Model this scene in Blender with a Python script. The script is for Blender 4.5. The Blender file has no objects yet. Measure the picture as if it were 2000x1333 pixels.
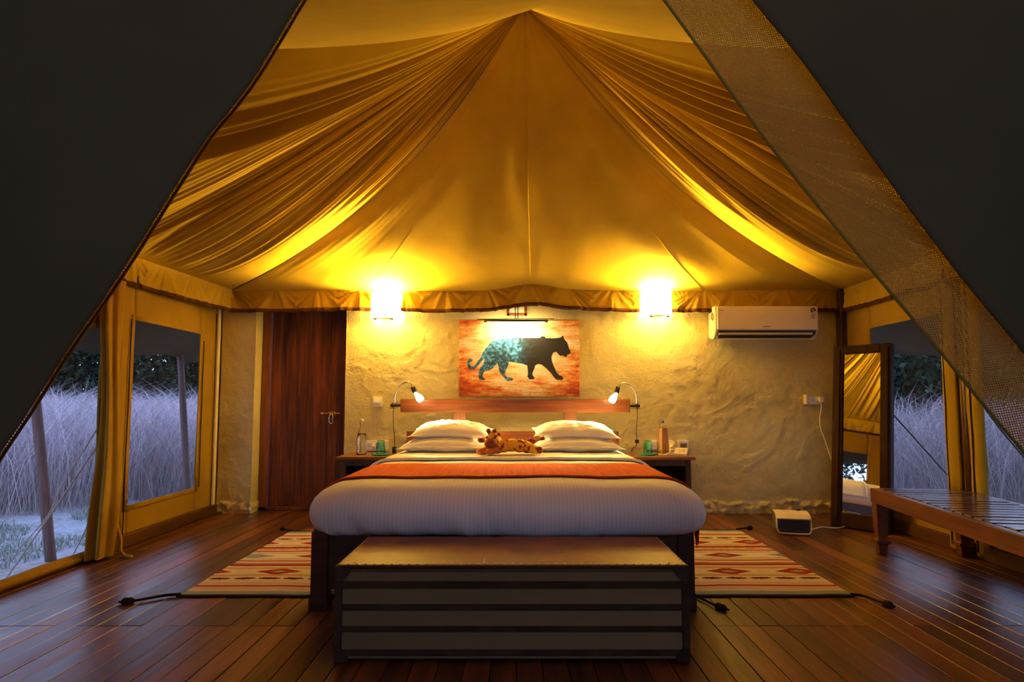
import bpy, math, random
import numpy as np
from mathutils import Vector, Matrix, noise, geometry
R = math.radians
rnd = random.Random(7)
sc = bpy.context.scene
COL = sc.collection

# ---------------------------------------------------------------- camera, sky, exposure
CAMZ, F, PITCH, HX, HY = 1.08, 1150.0, R(4.0), 1007.0, 787.0
PY0 = HY - F*math.tan(PITCH)
cd = bpy.data.cameras.new('camera')
cam = bpy.data.objects.new('camera', cd); COL.objects.link(cam)
cam.location = (0, 0, CAMZ); cam.rotation_euler = (R(90)+PITCH, 0, 0)
cd.sensor_width = 36; cd.lens = 36*F/2000
cd.shift_x = -(HX-1000)/2000; cd.shift_y = (PY0-666.5)/2000
cd.clip_start = .05; cd.clip_end = 300
sc.camera = cam

vs = sc.view_settings
vs.view_transform = 'Standard'; vs.look = 'None'; vs.gamma = 1.0; vs.use_curve_mapping = False
vs.exposure = -0.15

SKY = 3.05
LAMP = (1.0, 0.61, 0.075)
world = bpy.data.worlds.new('dusk_sky'); sc.world = world; world.use_nodes = True
wn = world.node_tree; wn.nodes.clear()
wo = wn.nodes.new('ShaderNodeOutputWorld'); wb = wn.nodes.new('ShaderNodeBackground')
wt = wn.nodes.new('ShaderNodeTexCoord'); wsx = wn.nodes.new('ShaderNodeSeparateXYZ'); wr = wn.nodes.new('ShaderNodeValToRGB')
wr.color_ramp.elements[0].position = 0.0; wr.color_ramp.elements[0].color = (.66, .74, 1.0, 1)
wr.color_ramp.elements[1].position = .8; wr.color_ramp.elements[1].color = (.22, .34, .9, 1)
e = wr.color_ramp.elements.new(.18); e.color = (.52, .66, 1.0, 1)
wn.links.new(wt.outputs['Generated'], wsx.inputs[0]); wn.links.new(wsx.outputs['Z'], wr.inputs[0])
wn.links.new(wr.outputs[0], wb.inputs[0]); wb.inputs[1].default_value = SKY
wn.links.new(wb.outputs[0], wo.inputs[0])

def P(px, py, Y):
    """point at depth Y on the line of sight of a photo pixel"""
    a = (px-HX)/F; b = (PY0-py)/F
    t = Y/(math.cos(PITCH)-b*math.sin(PITCH))
    return Vector((a*t, Y, CAMZ+(math.sin(PITCH)+b*math.cos(PITCH))*t))

# ---------------------------------------------------------------- materials
class NT:
    def __init__(s, name):
        s.m = bpy.data.materials.new(name); s.m.use_nodes = True
        s.t = s.m.node_tree; s.n = s.t.nodes; s.n.clear()
        s.out = s.n.new('ShaderNodeOutputMaterial'); s._co = {}
    def co(s, k='Object'):
        if 'tc' not in s._co: s._co['tc'] = s.n.new('ShaderNodeTexCoord')
        return s._co['tc'].outputs[k]
    def L(s, a, b): s.t.links.new(a, b)
    def node(s, ty, **kw):
        n = s.n.new(ty)
        for k, v in kw.items():
            if k in n.inputs: 
                if hasattr(v, 'is_linked'): s.L(v, n.inputs[k])
                else: n.inputs[k].default_value = v
            else: setattr(n, k, v)
        return n
    def mapping(s, scale, src=None, rand=False):
        mp = s.n.new('ShaderNodeMapping'); mp.inputs['Scale'].default_value = scale
        s.L(src or s.co(), mp.inputs['Vector'])
        if rand:
            oi = s.n.new('ShaderNodeObjectInfo'); vm = s.n.new('ShaderNodeVectorMath'); vm.operation = 'SCALE'
            vm.inputs[0].default_value = (37, 19, 53); s.L(oi.outputs['Random'], vm.inputs['Scale']); s.L(vm.outputs[0], mp.inputs['Location'])
        return mp.outputs[0]
    def noise(s, vec, scale=5, detail=3, rough=.55):
        n = s.n.new('ShaderNodeTexNoise'); s.L(vec, n.inputs['Vector'])
        n.inputs['Scale'].default_value = scale; n.inputs['Detail'].default_value = detail; n.inputs['Roughness'].default_value = rough
        return n.outputs['Fac']
    def ramp(s, fac, stops, const=False):
        r = s.n.new('ShaderNodeValToRGB'); cr = r.color_ramp
        if const: cr.interpolation = 'CONSTANT'
        cr.elements[0].position, cr.elements[0].color = stops[0][0], (*stops[0][1], 1)
        cr.elements[1].position, cr.elements[1].color = stops[-1][0], (*stops[-1][1], 1)
        for p, c in stops[1:-1]:
            q = cr.elements.new(p); q.color = (*c, 1)
        s.L(fac, r.inputs[0]); return r.outputs[0]
    def math(s, op, a, b=None):
        n = s.n.new('ShaderNodeMath'); n.operation = op
        for i, v in enumerate((a, b)):
            if v is None: continue
            if hasattr(v, 'is_linked'): s.L(v, n.inputs[i])
            else: n.inputs[i].default_value = v
        return n.outputs[0]
    def mix(s, fac, a, b, blend='MIX'):
        n = s.n.new('ShaderNodeMixRGB'); n.blend_type = blend
        for i, v in enumerate((fac, a, b)):
            if hasattr(v, 'is_linked'): s.L(v, n.inputs[i])
            else: n.inputs[i].default_value = v if i == 0 else (*v, 1)
        return n.outputs[0]
    def bump(s, h, strength=.3, dist=.01):
        b = s.n.new('ShaderNodeBump'); b.inputs['Strength'].default_value = strength; b.inputs['Distance'].default_value = dist
        s.L(h, b.inputs['Height']); return b.outputs[0]
    def pbr(s, color, rough=.6, metal=0, spec=.5, normal=None, trans=0, ior=1.45, sheen=0, emit=None, estr=0):
        p = s.n.new('ShaderNodeBsdfPrincipled')
        def st(k, v):
            if hasattr(v, 'is_linked'): s.L(v, p.inputs[k])
            elif isinstance(v, tuple): p.inputs[k].default_value = (*v, 1)
            else: p.inputs[k].default_value = v
        st('Base Color', color); st('Roughness', rough); st('Metallic', metal); st('Specular IOR Level', spec)
        if trans: st('Transmission Weight', trans); st('IOR', ior)
        if sheen: st('Sheen Weight', sheen)
        if normal is not None: s.L(normal, p.inputs['Normal'])
        if emit: st('Emission Color', emit); st('Emission Strength', estr)
        s.L(p.outputs[0], s.out.inputs[0]); s.p = p
        return s.m

def simple(name, c, rough=.6, metal=0, spec=.5, var=.15, scale=8, bump=.1, **kw):
    t = NT(name); v = t.mapping((1, 1, 1), rand=True); n = t.noise(v, scale, 4)
    lo = tuple(max(0, x*(1-var)) for x in c); hi = tuple(min(1, x*(1+var)) for x in c)
    return t.pbr(t.ramp(n, [(.3, lo), (.7, hi)]), rough, metal, spec, normal=t.bump(n, bump, .004) if bump else None, **kw)

def fabric(name, c, scale=900, rough=.92, var=.12, bs=.15, spec=.15, sheen=0):
    t = NT(name); v = t.mapping((1, 1, 1)); big = t.noise(v, 2.2, 5)
    w = t.noise(t.mapping((scale, scale, scale)), 1, 1)
    lo = tuple(x*(1-var) for x in c); hi = tuple(min(1, x*(1+var)) for x in c)
    return t.pbr(t.ramp(big, [(.3, lo), (.7, hi)]), rough, 0, spec, normal=t.bump(w, bs, .001), sheen=sheen)

def wood(name, dark, light, axis=1, rough=.4, spec=.5, fine=55, coarse=2.2, tint=.35, knots=True):
    t = NT(name)
    s = [fine, fine, fine]; s[axis] = 2.0
    s2 = [9, 9, 9]; s2[axis] = coarse*.5
    g = t.noise(t.mapping(tuple(s), rand=True), 1, 4, .6); b = t.noise(t.mapping(tuple(s2), rand=True), 1, 3, .6)
    f = t.math('ADD', t.math('MULTIPLY', g, .45), t.math('MULTIPLY', b, .65))
    col = t.ramp(f, [(.36, dark), (.56, tuple((a+c)/2 for a, c in zip(dark, light))), (.74, light)])
    if tint:
        oi = t.n.new('ShaderNodeObjectInfo')
        k = t.math('ADD', t.math('MULTIPLY', oi.outputs['Random'], tint*2), 1-tint)
        cb = t.n.new('ShaderNodeCombineXYZ')
        for i in range(3): t.L(k, cb.inputs[i])
        col = t.mix(1.0, col, cb.outputs[0], 'MULTIPLY')
    rg = t.math('ADD', t.math('MULTIPLY', b, .3), rough-.15)
    return t.pbr(col, rg, 0, spec, normal=t.bump(g, .25, .003))

def emitter(name, c, s):
    t = NT(name); e = t.node('ShaderNodeEmission'); e.inputs[0].default_value = (*c, 1); e.inputs[1].default_value = s
    t.L(e.outputs[0], t.out.inputs[0]); return t.m

def net(name, c, pitch, thr, extra=1.0):
    """woven threads with open holes; UV is in metres"""
    t = NT(name); sp = t.n.new('ShaderNodeSeparateXYZ'); t.L(t.co('UV'), sp.inputs[0])
    k = 2*math.pi/pitch
    sx = t.math('ABSOLUTE', t.math('SINE', t.math('MULTIPLY', sp.outputs[0], k/2)))
    sy = t.math('ABSOLUTE', t.math('SINE', t.math('MULTIPLY', sp.outputs[1], k/2)))
    hole = t.math('MULTIPLY', t.math('GREATER_THAN', sx, thr), t.math('GREATER_THAN', sy, thr))
    hole = t.math('MULTIPLY', hole, extra)
    d = t.node('ShaderNodeBsdfDiffuse'); d.inputs[0].default_value = (*c, 1)
    tl = t.node('ShaderNodeBsdfTranslucent'); tl.inputs[0].default_value = (*c, 1)
    m0 = t.node('ShaderNodeMixShader'); m0.inputs[0].default_value = .4; t.L(d.outputs[0], m0.inputs[1]); t.L(tl.outputs[0], m0.inputs[2])
    tr = t.node('ShaderNodeBsdfTransparent'); m1 = t.node('ShaderNodeMixShader')
    t.L(hole, m1.inputs[0]); t.L(m0.outputs[0], m1.inputs[1]); t.L(tr.outputs[0], m1.inputs[2]); t.L(m1.outputs[0], t.out.inputs[0])
    return t.m

M = {}
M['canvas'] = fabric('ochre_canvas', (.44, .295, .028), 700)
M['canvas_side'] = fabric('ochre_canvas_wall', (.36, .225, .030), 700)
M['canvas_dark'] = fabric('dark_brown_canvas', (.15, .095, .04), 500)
M['fly'] = fabric('olive_fly_canvas', (.075, .05, .02), 300)
M['binding'] = fabric('brown_binding', (.075, .03, .016), 500)
M['net'] = net('coarse_net', (.40, .26, .07), .0058, .74)
M['screen'] = net('insect_screen', (.09, .075, .06), .0016, .12, .97)
M['floor_wood'] = wood('floor_planks', (.014, .006, .003), (.25, .075, .018), 1, .34, .8, tint=.55)
M['subfloor'] = simple('subfloor', (.012, .008, .006), .9)
M['door_wood'] = wood('door_boards', (.014, .006, .003), (.24, .066, .012), 2, .6, .2, tint=.5)
M['frame_wood'] = wood('door_frame_wood', (.08, .024, .008), (.32, .10, .028), 2, .45, tint=.1)
M['bed_wood'] = wood('dark_bed_wood', (.02, .009, .005), (.09, .034, .014), 0, .4, tint=.1)
M['head_wood'] = wood('headboard_wood', (.06, .016, .004), (.32, .085, .016), 0, .38, tint=.1)
M['head_wood_v'] = wood('headboard_post_wood', (.14, .042, .010), (.42, .13, .03), 2, .4, tint=.1)
M['night_wood'] = wood('nightstand_wood', (.10, .036, .012), (.40, .16, .05), 0, .35, tint=.1)
M['night_dark'] = wood('nightstand_dark_wood', (.02, .010, .006), (.10, .045, .02), 2, .5, tint=.1)
M['bench_wood'] = wood('bench_wood', (.045, .014, .006), (.21, .062, .02), 1, .33, .6, tint=.15)
M['slat_wood'] = wood('slat_wood', (.05, .022, .014), (.15, .06, .03), 0, .27, 1.2, tint=.2)
for _n in M['slat_wood'].node_tree.nodes:
    if _n.type == 'BSDF_PRINCIPLED': _n.inputs['Coat Weight'].default_value = 1.0; _n.inputs['Coat Roughness'].default_value = .16; _n.inputs['Coat IOR'].default_value = 1.7
M['mirror_wood'] = wood('mirror_frame_wood', (.008, .0035, .0025), (.045, .015, .007), 2, .7, .15, tint=.1)
M['sill_wood'] = wood('sill_wood', (.03, .012, .005), (.15, .055, .018), 1, .5, tint=.2)
M['bamboo'] = wood('bamboo_staves', (.22, .085, .02), (.58, .28, .075), 2, .35, tint=.15)
M['cotton'] = fabric('white_cotton', (.84, .82, .78), 900, var=.03)
M['leather'] = simple('tan_leather', (.19, .068, .018), .48, var=.4, scale=6, bump=.2)
M['trunk_cloth'] = fabric('brown_trunk_cloth', (.29, .185, .08), 500)
M['trunk_band'] = simple('dark_leather_band', (.07, .042, .022), .75, var=.3, spec=.1)
M['brass'] = simple('brass', (.75, .50, .18), .3, 1, var=.1)
M['chrome'] = simple('chrome', (.7, .68, .64), .2, 1, var=.05, bump=0)
M['black'] = simple('black_plastic', (.012, .011, .010), .4, var=.1)
M['black_metal'] = simple('black_metal', (.05, .04, .03), .4, .8, var=.1)
M['white_plastic'] = simple('white_plastic', (.82, .78, .68), .35, var=.03, bump=0)
M['ac_white'] = simple('ac_white', (.66, .58, .44), .3, var=.03, bump=0)
M['cream'] = simple('cream_plastic', (.80, .68, .42), .35, var=.04, bump=0)
M['grey'] = simple('grey_plastic', (.16, .14, .12), .5, var=.05)
M['ink'] = simple('printed_ink', (.05, .04, .035), .6, var=.05, bump=0)
M['red_ink'] = simple('red_ink', (.5, .08, .02), .6, var=.05, bump=0)
M['cream_paint'] = simple('cream_paint', (.80, .70, .50), .7, var=.06)
M['rope'] = simple('pale_rope', (.55, .42, .33), .9, var=.15, scale=60)
M['dark_rope'] = simple('dark_rope', (.04, .03, .03), .9, var=.15, scale=60)
M['zip'] = simple('dark_zip', (.03, .018, .01), .7, var=.15)
M['bark'] = simple('bark', (.10, .07, .06), .95, var=.4, scale=10, bump=.6)
M['pole_wood'] = wood('pole_wood', (.10, .06, .05), (.26, .16, .14), 2, .8, tint=.1)
M['mirror_glass'] = NT('mirror_glass').pbr((.90, .90, .88), .015, 1)
M['glass'] = NT('clear_glass').pbr((1, 1, 1), .02, 0, trans=1, ior=1.45)
M['water'] = NT('clear_water').pbr((.97, .99, 1), .0, 0, trans=1, ior=1.33)
M['green_glass'] = NT('green_glass').pbr((.45, .95, .72), .04, 0, trans=1, ior=1.25)
M['turquoise'] = NT('turquoise_glass').pbr((.02, .42, .34), .15, 0, trans=.25, ior=1.4)
M['blue_cap'] = simple('blue_cap', (.05, .06, .28), .4, var=.05)
M['shade_glow'] = emitter('lit_shade', (1.0, .66, .16), 36.0)
M['bulb_glow'] = emitter('lit_bulb', (1.0, .74, .34), 30.0)
M['tube_glow'] = emitter('lit_tube', (1.0, .80, .45), 14.0)

t = NT('plaster'); v = t.mapping((1, 1, 1))
n1 = t.noise(v, 1.6, 6); n2 = t.noise(v, 45, 8, .72); n3 = t.noise(v, 9, 6, .7)
h = t.math('ADD', t.math('MULTIPLY', n2, .9), t.math('MULTIPLY', n3, .6))
M['plaster'] = t.pbr(t.ramp(n1, [(.3, (.62, .50, .20)), (.55, (.74, .63, .28)), (.75, (.80, .71, .36))]), .85, 0, .2, normal=t.bump(h, .8, .02))

# striped sateen
t = NT('striped_sateen'); sp = t.n.new('ShaderNodeSeparateXYZ'); t.L(t.co('UV'), sp.inputs[0])
st = t.math('SINE', t.math('MULTIPLY', sp.outputs[0], 2*math.pi/.021)); st = t.math('MULTIPLY', t.math('ADD', st, 1), .5)
w = t.noise(t.mapping((600, 600, 600)), 1, 1)
M['sateen'] = t.pbr(t.ramp(st, [(.35, (.80, .78, .76)), (.65, (.85, .83, .80))]), t.math('SUBTRACT', .78, t.math('MULTIPLY', st, .18)), 0, .3, normal=t.bump(t.math('ADD', w, t.math('MULTIPLY', st, .2)), .06, .001))
# ribbed runner
t = NT('ribbed_runner'); sp = t.n.new('ShaderNodeSeparateXYZ'); t.L(t.co('UV'), sp.inputs[0])
rb = t.math('SINE', t.math('MULTIPLY', sp.outputs[0], 2*math.pi/.013)); nn = t.noise(t.mapping((40, 3, 3), t.co('UV')), 1, 4)
M['runner'] = t.pbr(t.mix(t.math('MULTIPLY', t.math('ADD', rb, 1), .2), t.ramp(nn, [(.3, (.76, .115, .012)), (.7, (.90, .20, .02))]), (.62, .085, .012)), .85, 0, .2, normal=t.bump(rb, .4, .004))
M['fringe'] = simple('red_fringe', (.50, .06, .015), .9)
# vertex colours for woven rugs
t = NT('woven_rug'); at = t.n.new('ShaderNodeVertexColor'); at.layer_name = 'weave'
nn = t.noise(t.mapping((25, 260, 25)), 1, 2)
M['rug'] = t.pbr(t.mix(.35, at.outputs[0], t.ramp(nn, [(.3, (.6, .6, .6)), (.7, (1, 1, 1))]), 'MULTIPLY'), .95, 0, .1, normal=t.bump(nn, .5, .004))
M['rug_edge'] = fabric('dark_rug_binding', (.03, .018, .016), 300)
# canvas print
t = NT('print_ground'); v = t.mapping((1, 1, 1), t.co('UV')); sp = t.n.new('ShaderNodeSeparateXYZ'); t.L(v, sp.inputs[0])
na = t.noise(t.mapping((3.5, 8, 1), t.co('UV')), 1, 10, .75); nb = t.noise(t.mapping((60, 110, 1), t.co('UV')), 1, 3, .7)
dx = t.math('ABSOLUTE', t.math('SUBTRACT', sp.outputs[0], .55)); dy = t.math('ABSOLUTE', t.math('SUBTRACT', sp.outputs[1], .72))
f = t.math('ADD', t.math('MULTIPLY', t.math('SUBTRACT', na, .5), 2.1), t.math('ADD', t.math('MULTIPLY', dx, .75), t.math('MULTIPLY', dy, .55)))
f = t.math('ADD', f, t.math('MULTIPLY', t.math('SUBTRACT', nb, .5), .35))
col = t.ramp(f, [(.0, (.82, .72, .50)), (.30, (.74, .56, .28)), (.50, (.66, .30, .07)), (.66, (.52, .085, .016)), (.92, (.16, .03, .012))])
wvn = t.n.new('ShaderNodeTexWave'); wvn.bands_direction = 'Y'; t.L(t.mapping((1, 1, 1), t.co('UV')), wvn.inputs[0]); wvn.inputs['Scale'].default_value = 9; wvn.inputs['Distortion'].default_value = 2.5; wvn.inputs['Detail'].default_value = 3; wvn.inputs['Detail Scale'].default_value = 8
scr = t.math('MULTIPLY', t.math('GREATER_THAN', t.noise(t.mapping((110, 60, 1), t.co('UV')), 1, 2), .56), t.math('GREATER_THAN', wvn.outputs['Fac'], .55))
M['print'] = t.pbr(t.mix(t.math('MULTIPLY', scr, .4), col, (.12, .05, .02)), .6, 0, .3)
t = NT('print_leopard'); sp = t.n.new('ShaderNodeSeparateXYZ'); t.L(t.co('UV'), sp.inputs[0])
na = t.noise(t.mapping((26, 22, 1), t.co('UV')), 1, 6, .75); nb = t.noise(t.mapping((6, 3, 1), t.co('UV')), 1, 5, .7)
f = t.math('ADD', t.math('ADD', na, t.math('MULTIPLY', nb, .45)), t.math('MULTIPLY', t.math('MAXIMUM', t.math('SUBTRACT', sp.outputs[0], .48), 0), 2.1))
f = t.math('SUBTRACT', f, t.math('MULTIPLY', t.math('MAXIMUM', t.math('SUBTRACT', sp.outputs[1], .5), 0), .30))
M['leopard'] = t.pbr(t.ramp(f, [(.50, (.14, .42, .85)), (.64, (.06, .24, .45)), (.73, (.018, .055, .08)), (.95, (.014, .012, .010))]), .6, 0, .3)
# plush
t = NT('spotted_plush'); vo = t.n.new('ShaderNodeTexVoronoi'); t.L(t.mapping((1, 1, 1)), vo.inputs['Vector']); vo.inputs['Scale'].default_value = 30
fz = t.noise(t.mapping((1, 1, 1)), 240, 2); wob = t.noise(t.mapping((1, 1, 1)), 60, 3)
d = t.math('ADD', vo.outputs['Distance'], t.math('MULTIPLY', t.math('SUBTRACT', wob, .5), .5))
M['plush'] = t.pbr(t.ramp(d, [(.34, (.26, .055, .01)), (.42, (.74, .40, .05))]), .95, 0, .1, normal=t.bump(fz, .5, .004))
M['plush_brown'] = simple('brown_plush', (.22, .045, .02), .95, var=.3, scale=90, bump=.4)
M['plush_orange'] = simple('orange_plush', (.50, .14, .03), .95, var=.3, scale=90, bump=.4)
M['plush_yellow'] = simple('yellow_plush', (.72, .38, .05), .95, var=.2, scale=90, bump=.4)
# outdoors
t = NT('ground_soil'); n1 = t.noise(t.mapping((1, 1, 1)), .6, 6, .65); n2 = t.noise(t.mapping((1, 1, 1)), 14, 5, .7)
M['ground'] = t.pbr(t.ramp(t.math('ADD', t.math('MULTIPLY', n1, .6), t.math('MULTIPLY', n2, .4)), [(.34, (.20, .27, .15)), (.46, (.62, .58, .50)), (.60, (.86, .80, .74))]), .95, 0, .1, normal=t.bump(n2, .8, .03))
def blade_mat(name, stops):
    t = NT(name); at = t.n.new('ShaderNodeVertexColor'); at.layer_name = 'tone'
    c = t.ramp(at.outputs[0], stops)
    d = t.node('ShaderNodeBsdfDiffuse'); t.L(c, d.inputs[0]); tl = t.node('ShaderNodeBsdfTranslucent'); t.L(c, tl.inputs[0])
    m = t.node('ShaderNodeMixShader'); m.inputs[0].default_value = .3; t.L(d.outputs[0], m.inputs[1]); t.L(tl.outputs[0], m.inputs[2]); t.L(m.outputs[0], t.out.inputs[0])
    return t.m
M['tall_grass'] = blade_mat('dry_tall_grass', [(.0, (.22, .18, .16)), (.45, (.56, .46, .43)), (1, (.90, .78, .75))])
M['turf'] = blade_mat('short_turf', [(.0, (.14, .19, .10)), (.5, (.36, .40, .28)), (1, (.75, .70, .62))])
M['leaf'] = blade_mat('tree_leaves', [(.0, (.012, .024, .014)), (.55, (.04, .075, .045)), (1, (.13, .17, .11))])

# ---------------------------------------------------------------- helpers
WM = {}
def wmat(o): return WM.get(o.name, Matrix.Identity(4))

class MB:
    def __init__(s): s.v = []; s.f = []
    def add(s, vs, fs):
        b = len(s.v); s.v += [Vector(q) for q in vs]; s.f += [tuple(b+i for i in f) for f in fs]; return s
    def box(s, lo, hi, rot=None, piv=None):
        x0, y0, z0 = lo; x1, y1, z1 = hi
        vs = [Vector(q) for q in ((x0,y0,z0),(x1,y0,z0),(x1,y1,z0),(x0,y1,z0),(x0,y0,z1),(x1,y0,z1),(x1,y1,z1),(x0,y1,z1))]
        if rot is not None:
            pv = Vector(piv) if piv is not None else sum(vs, Vector())/8
            vs = [pv+rot@(q-pv) for q in vs]
        return s.add(vs, [(0,3,2,1),(4,5,6,7),(0,1,5,4),(1,2,6,5),(2,3,7,6),(3,0,4,7)])
    def tube(s, pts, r, seg=8, caps=True):
        pts = [Vector(p) for p in pts]; n = len(pts)
        rs = r if isinstance(r, (list, tuple)) else [r]*n
        up = None; rings = []
        for i, p in enumerate(pts):
            d = (pts[min(i+1, n-1)]-pts[max(i-1, 0)]).normalized()
            if up is None:
                a = Vector((0, 0, 1)) if abs(d.z) < .9 else Vector((1, 0, 0)); up = d.cross(a).normalized()
            else: up = (up-d*up.dot(d)).normalized()
            w = d.cross(up)
            rings.append([p+(up*math.cos(2*math.pi*k/seg)+w*math.sin(2*math.pi*k/seg))*rs[i] for k in range(seg)])
        vs = [q for rg in rings for q in rg]; fs = []
        for i in range(n-1):
            for k in range(seg): fs.append((i*seg+k, i*seg+(k+1) % seg, (i+1)*seg+(k+1) % seg, (i+1)*seg+k))
        if caps: fs += [tuple(range(seg-1, -1, -1)), tuple((n-1)*seg+k for k in range(seg))]
        return s.add(vs, fs)
    def lathe(s, prof, c=(0,0,0), seg=20, sx=1, sy=1, ph=0):
        c = Vector(c); vs = []; fs = []; n = len(prof)
        for r, z in prof:
            for k in range(seg):
                a = 2*math.pi*k/seg+ph; vs.append(c+Vector((r*math.cos(a)*sx, r*math.sin(a)*sy, z)))
        for i in range(n-1):
            for k in range(seg): fs.append((i*seg+k, i*seg+(k+1) % seg, (i+1)*seg+(k+1) % seg, (i+1)*seg+k))
        fs += [tuple(range(seg-1, -1, -1)), tuple((n-1)*seg+k for k in range(seg))]
        return s.add(vs, fs)
    def ball(s, c, rad, seg=16, rings=10, rot=None):
        c = Vector(c); rad = Vector(rad) if not isinstance(rad, (int, float)) else Vector((rad,)*3)
        vs = []; fs = []
        for i in range(rings+1):
            ph = math.pi*i/rings
            for k in range(seg):
                a = 2*math.pi*k/seg
                q = Vector((rad.x*math.sin(ph)*math.cos(a), rad.y*math.sin(ph)*math.sin(a), rad.z*math.cos(ph)))
                vs.append(c+(rot@q if rot is not None else q))
        for i in range(rings):
            for k in range(seg): fs.append((i*seg+k, (i+1)*seg+k, (i+1)*seg+(k+1) % seg, i*seg+(k+1) % seg))
        return s.add(vs, fs)
    def grid(s, fn, nu, nv, closed_u=False):
        vs = [fn(i/(nu if closed_u else nu), j/nv) for j in range(nv+1) for i in range(nu+(0 if closed_u else 1))]
        w = nu if closed_u else nu+1; fs = []
        for j in range(nv):
            for i in range(nu): fs.append((j*w+i, j*w+(i+1) % w, (j+1)*w+(i+1) % w, (j+1)*w+i))
        return s.add(vs, fs)
    def prism(s, poly, axis, a, b):
        """extrude a 2D polygon along an axis; poly coords are the two other axes in order"""
        def mk(p, w):
            q = list(p); q.insert(axis, w); return Vector(q)
        n = len(poly)
        vs = [mk(p, a) for p in poly]+[mk(p, b) for p in poly]
        fs = [tuple(range(n)), tuple(range(2*n-1, n-1, -1))]+[(i, n+i, n+(i+1) % n, (i+1) % n) for i in range(n)]
        return s.add(vs, fs)
    def build(s, name, mat, parent=None, smooth=False, bevel=0, local=False, solid=0, sub=0, uv=None, seg=2):
        vs = s.v
        if parent is not None and not local:
            inv = wmat(parent).inverted(); vs = [inv@q for q in vs]
        me = bpy.data.meshes.new(name); me.from_pydata([tuple(q) for q in vs], [], s.f); me.validate(); me.update()
        import bmesh
        bm = bmesh.new(); bm.from_mesh(me); bmesh.ops.recalc_face_normals(bm, faces=bm.faces); bm.to_mesh(me); bm.free()
        if uv:
            ul = me.uv_layers.new(name='UVMap'); co = [uv(q) if callable(uv) else uv[i] for i, q in enumerate(s.v)]
            for l in me.loops: ul.data[l.index].uv = co[l.vertex_index]
        me.materials.append(mat)
        if smooth: me.polygons.foreach_set('use_smooth', [True]*len(me.polygons))
        o = bpy.data.objects.new(name, me); COL.objects.link(o)
        if parent is not None: o.parent = parent; WM[o.name] = wmat(parent)
        if solid: m = o.modifiers.new('thick', 'SOLIDIFY'); m.thickness = solid; m.offset = 0
        if bevel: m = o.modifiers.new('bevel', 'BEVEL'); m.width = bevel; m.segments = seg; m.limit_method = 'ANGLE'
        if sub: m = o.modifiers.new('sub', 'SUBSURF'); m.levels = sub; m.render_levels = sub
        return o

def thing(name, label, cat, loc=(0,0,0), rotz=0, group=None, rot=None):
    o = bpy.data.objects.new(name, None); COL.objects.link(o); o.empty_display_size = .1
    o.location = loc; o.rotation_euler = rot or (0, 0, rotz)
    WM[o.name] = Matrix.Translation(loc) @ o.rotation_euler.to_matrix().to_4x4()
    o['label'] = label; o['category'] = cat
    if group: o['group'] = group
    return o
def tag(o, label, cat, group=None, kind=None):
    o['label'] = label; o['category'] = cat
    if group: o['group'] = group
    if kind: o['kind'] = kind
    return o
def struct(o): o['kind'] = 'structure'; return o
def plabel(o, l): o['label'] = l; return o
def holder(name):
    o = bpy.data.objects.new(name, None); COL.objects.link(o); o['kind'] = 'structure'; return o
def point_light(name, loc, power, color, radius, parent=None):
    l = bpy.data.lights.new(name, 'POINT'); l.energy = power; l.color = color; l.shadow_soft_size = radius
    o = bpy.data.objects.new(name, l); COL.objects.link(o)
    if parent is not None: o.parent = parent; o.location = wmat(parent).inverted() @ Vector(loc)
    else: o.location = loc
    return o
def N(x, y=0, z=0): return noise.noise(Vector((x, y, z)))
def FB(x, y=0, z=0, o=4): return noise.fractal(Vector((x, y, z)), .8, 2.0, o)
def lerp(a, b, t): return a+(b-a)*t
def polyl(pts, t):
    """point at fraction t along a smooth polyline"""
    n = len(pts)-1; q = min(max(t, 0), 1)*n; i = min(int(q), n-1); u = q-i
    p0 = pts[max(i-1, 0)]; p1 = pts[i]; p2 = pts[i+1]; p3 = pts[min(i+2, n)]
    return .5*((2*p1)+(p2-p0)*u+(2*p0-5*p1+4*p2-p3)*u*u+(3*p1-p0-3*p2+p3)*u*u*u)

GZV = -.36
XL, XR, YB, YF, ZE = -2.95, 3.25, 5.85, 1.5, 2.20
# ================================================================ SETTING
# ---- floor of separate boards
floor = struct(MB().box((-3.15, -.6, -.14), (3.45, 6.2, -.034)).build('floor', M['subfloor']))
pm = {}
x = -3.1
while x < 3.4:
    w = .107
    if rnd.random() < .8: cuts = [6.12, 2.94]
    else: cuts = [6.12, 3.9+rnd.choice([0, .5, 1.0])]
    r = rnd.random()
    cuts += [2.31] if r < .3 else [1.1] if r < .7 else []
    cuts.append(-.55)
    for a, b in zip(cuts, cuts[1:]):
        Ln = round(a-b-.004, 3)
        if Ln not in pm:
            mb = MB(); hw = w/2-.0016; hl = Ln/2; c = .0014
            ring = [(-hw, -hl), (hw, -hl), (hw, hl), (-hw, hl)]
            ri = [(-hw+c, -hl+c), (hw-c, -hl+c), (hw-c, hl-c), (-hw+c, hl-c)]
            mb.add([(*p, -.03) for p in ring]+[(*p, -c) for p in ring]+[(*p, 0) for p in ri],
                   [(3,2,1,0)]+[(i, (i+1) % 4, 4+(i+1) % 4, 4+i) for i in range(4)]+[(4+i, 4+(i+1) % 4, 8+(i+1) % 4, 8+i) for i in range(4)]+[(8,9,10,11)])
            o = mb.build('plank', M['floor_wood'], floor); pm[Ln] = o.data
        else:
            o = bpy.data.objects.new('plank', pm[Ln]); COL.objects.link(o); o.parent = floor
        o.location = (x+w/2, (a+b)/2, rnd.uniform(-.0025, .0))
        o.rotation_euler = (0, R(rnd.uniform(-.35, .35)), 0)
    x += w

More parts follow.
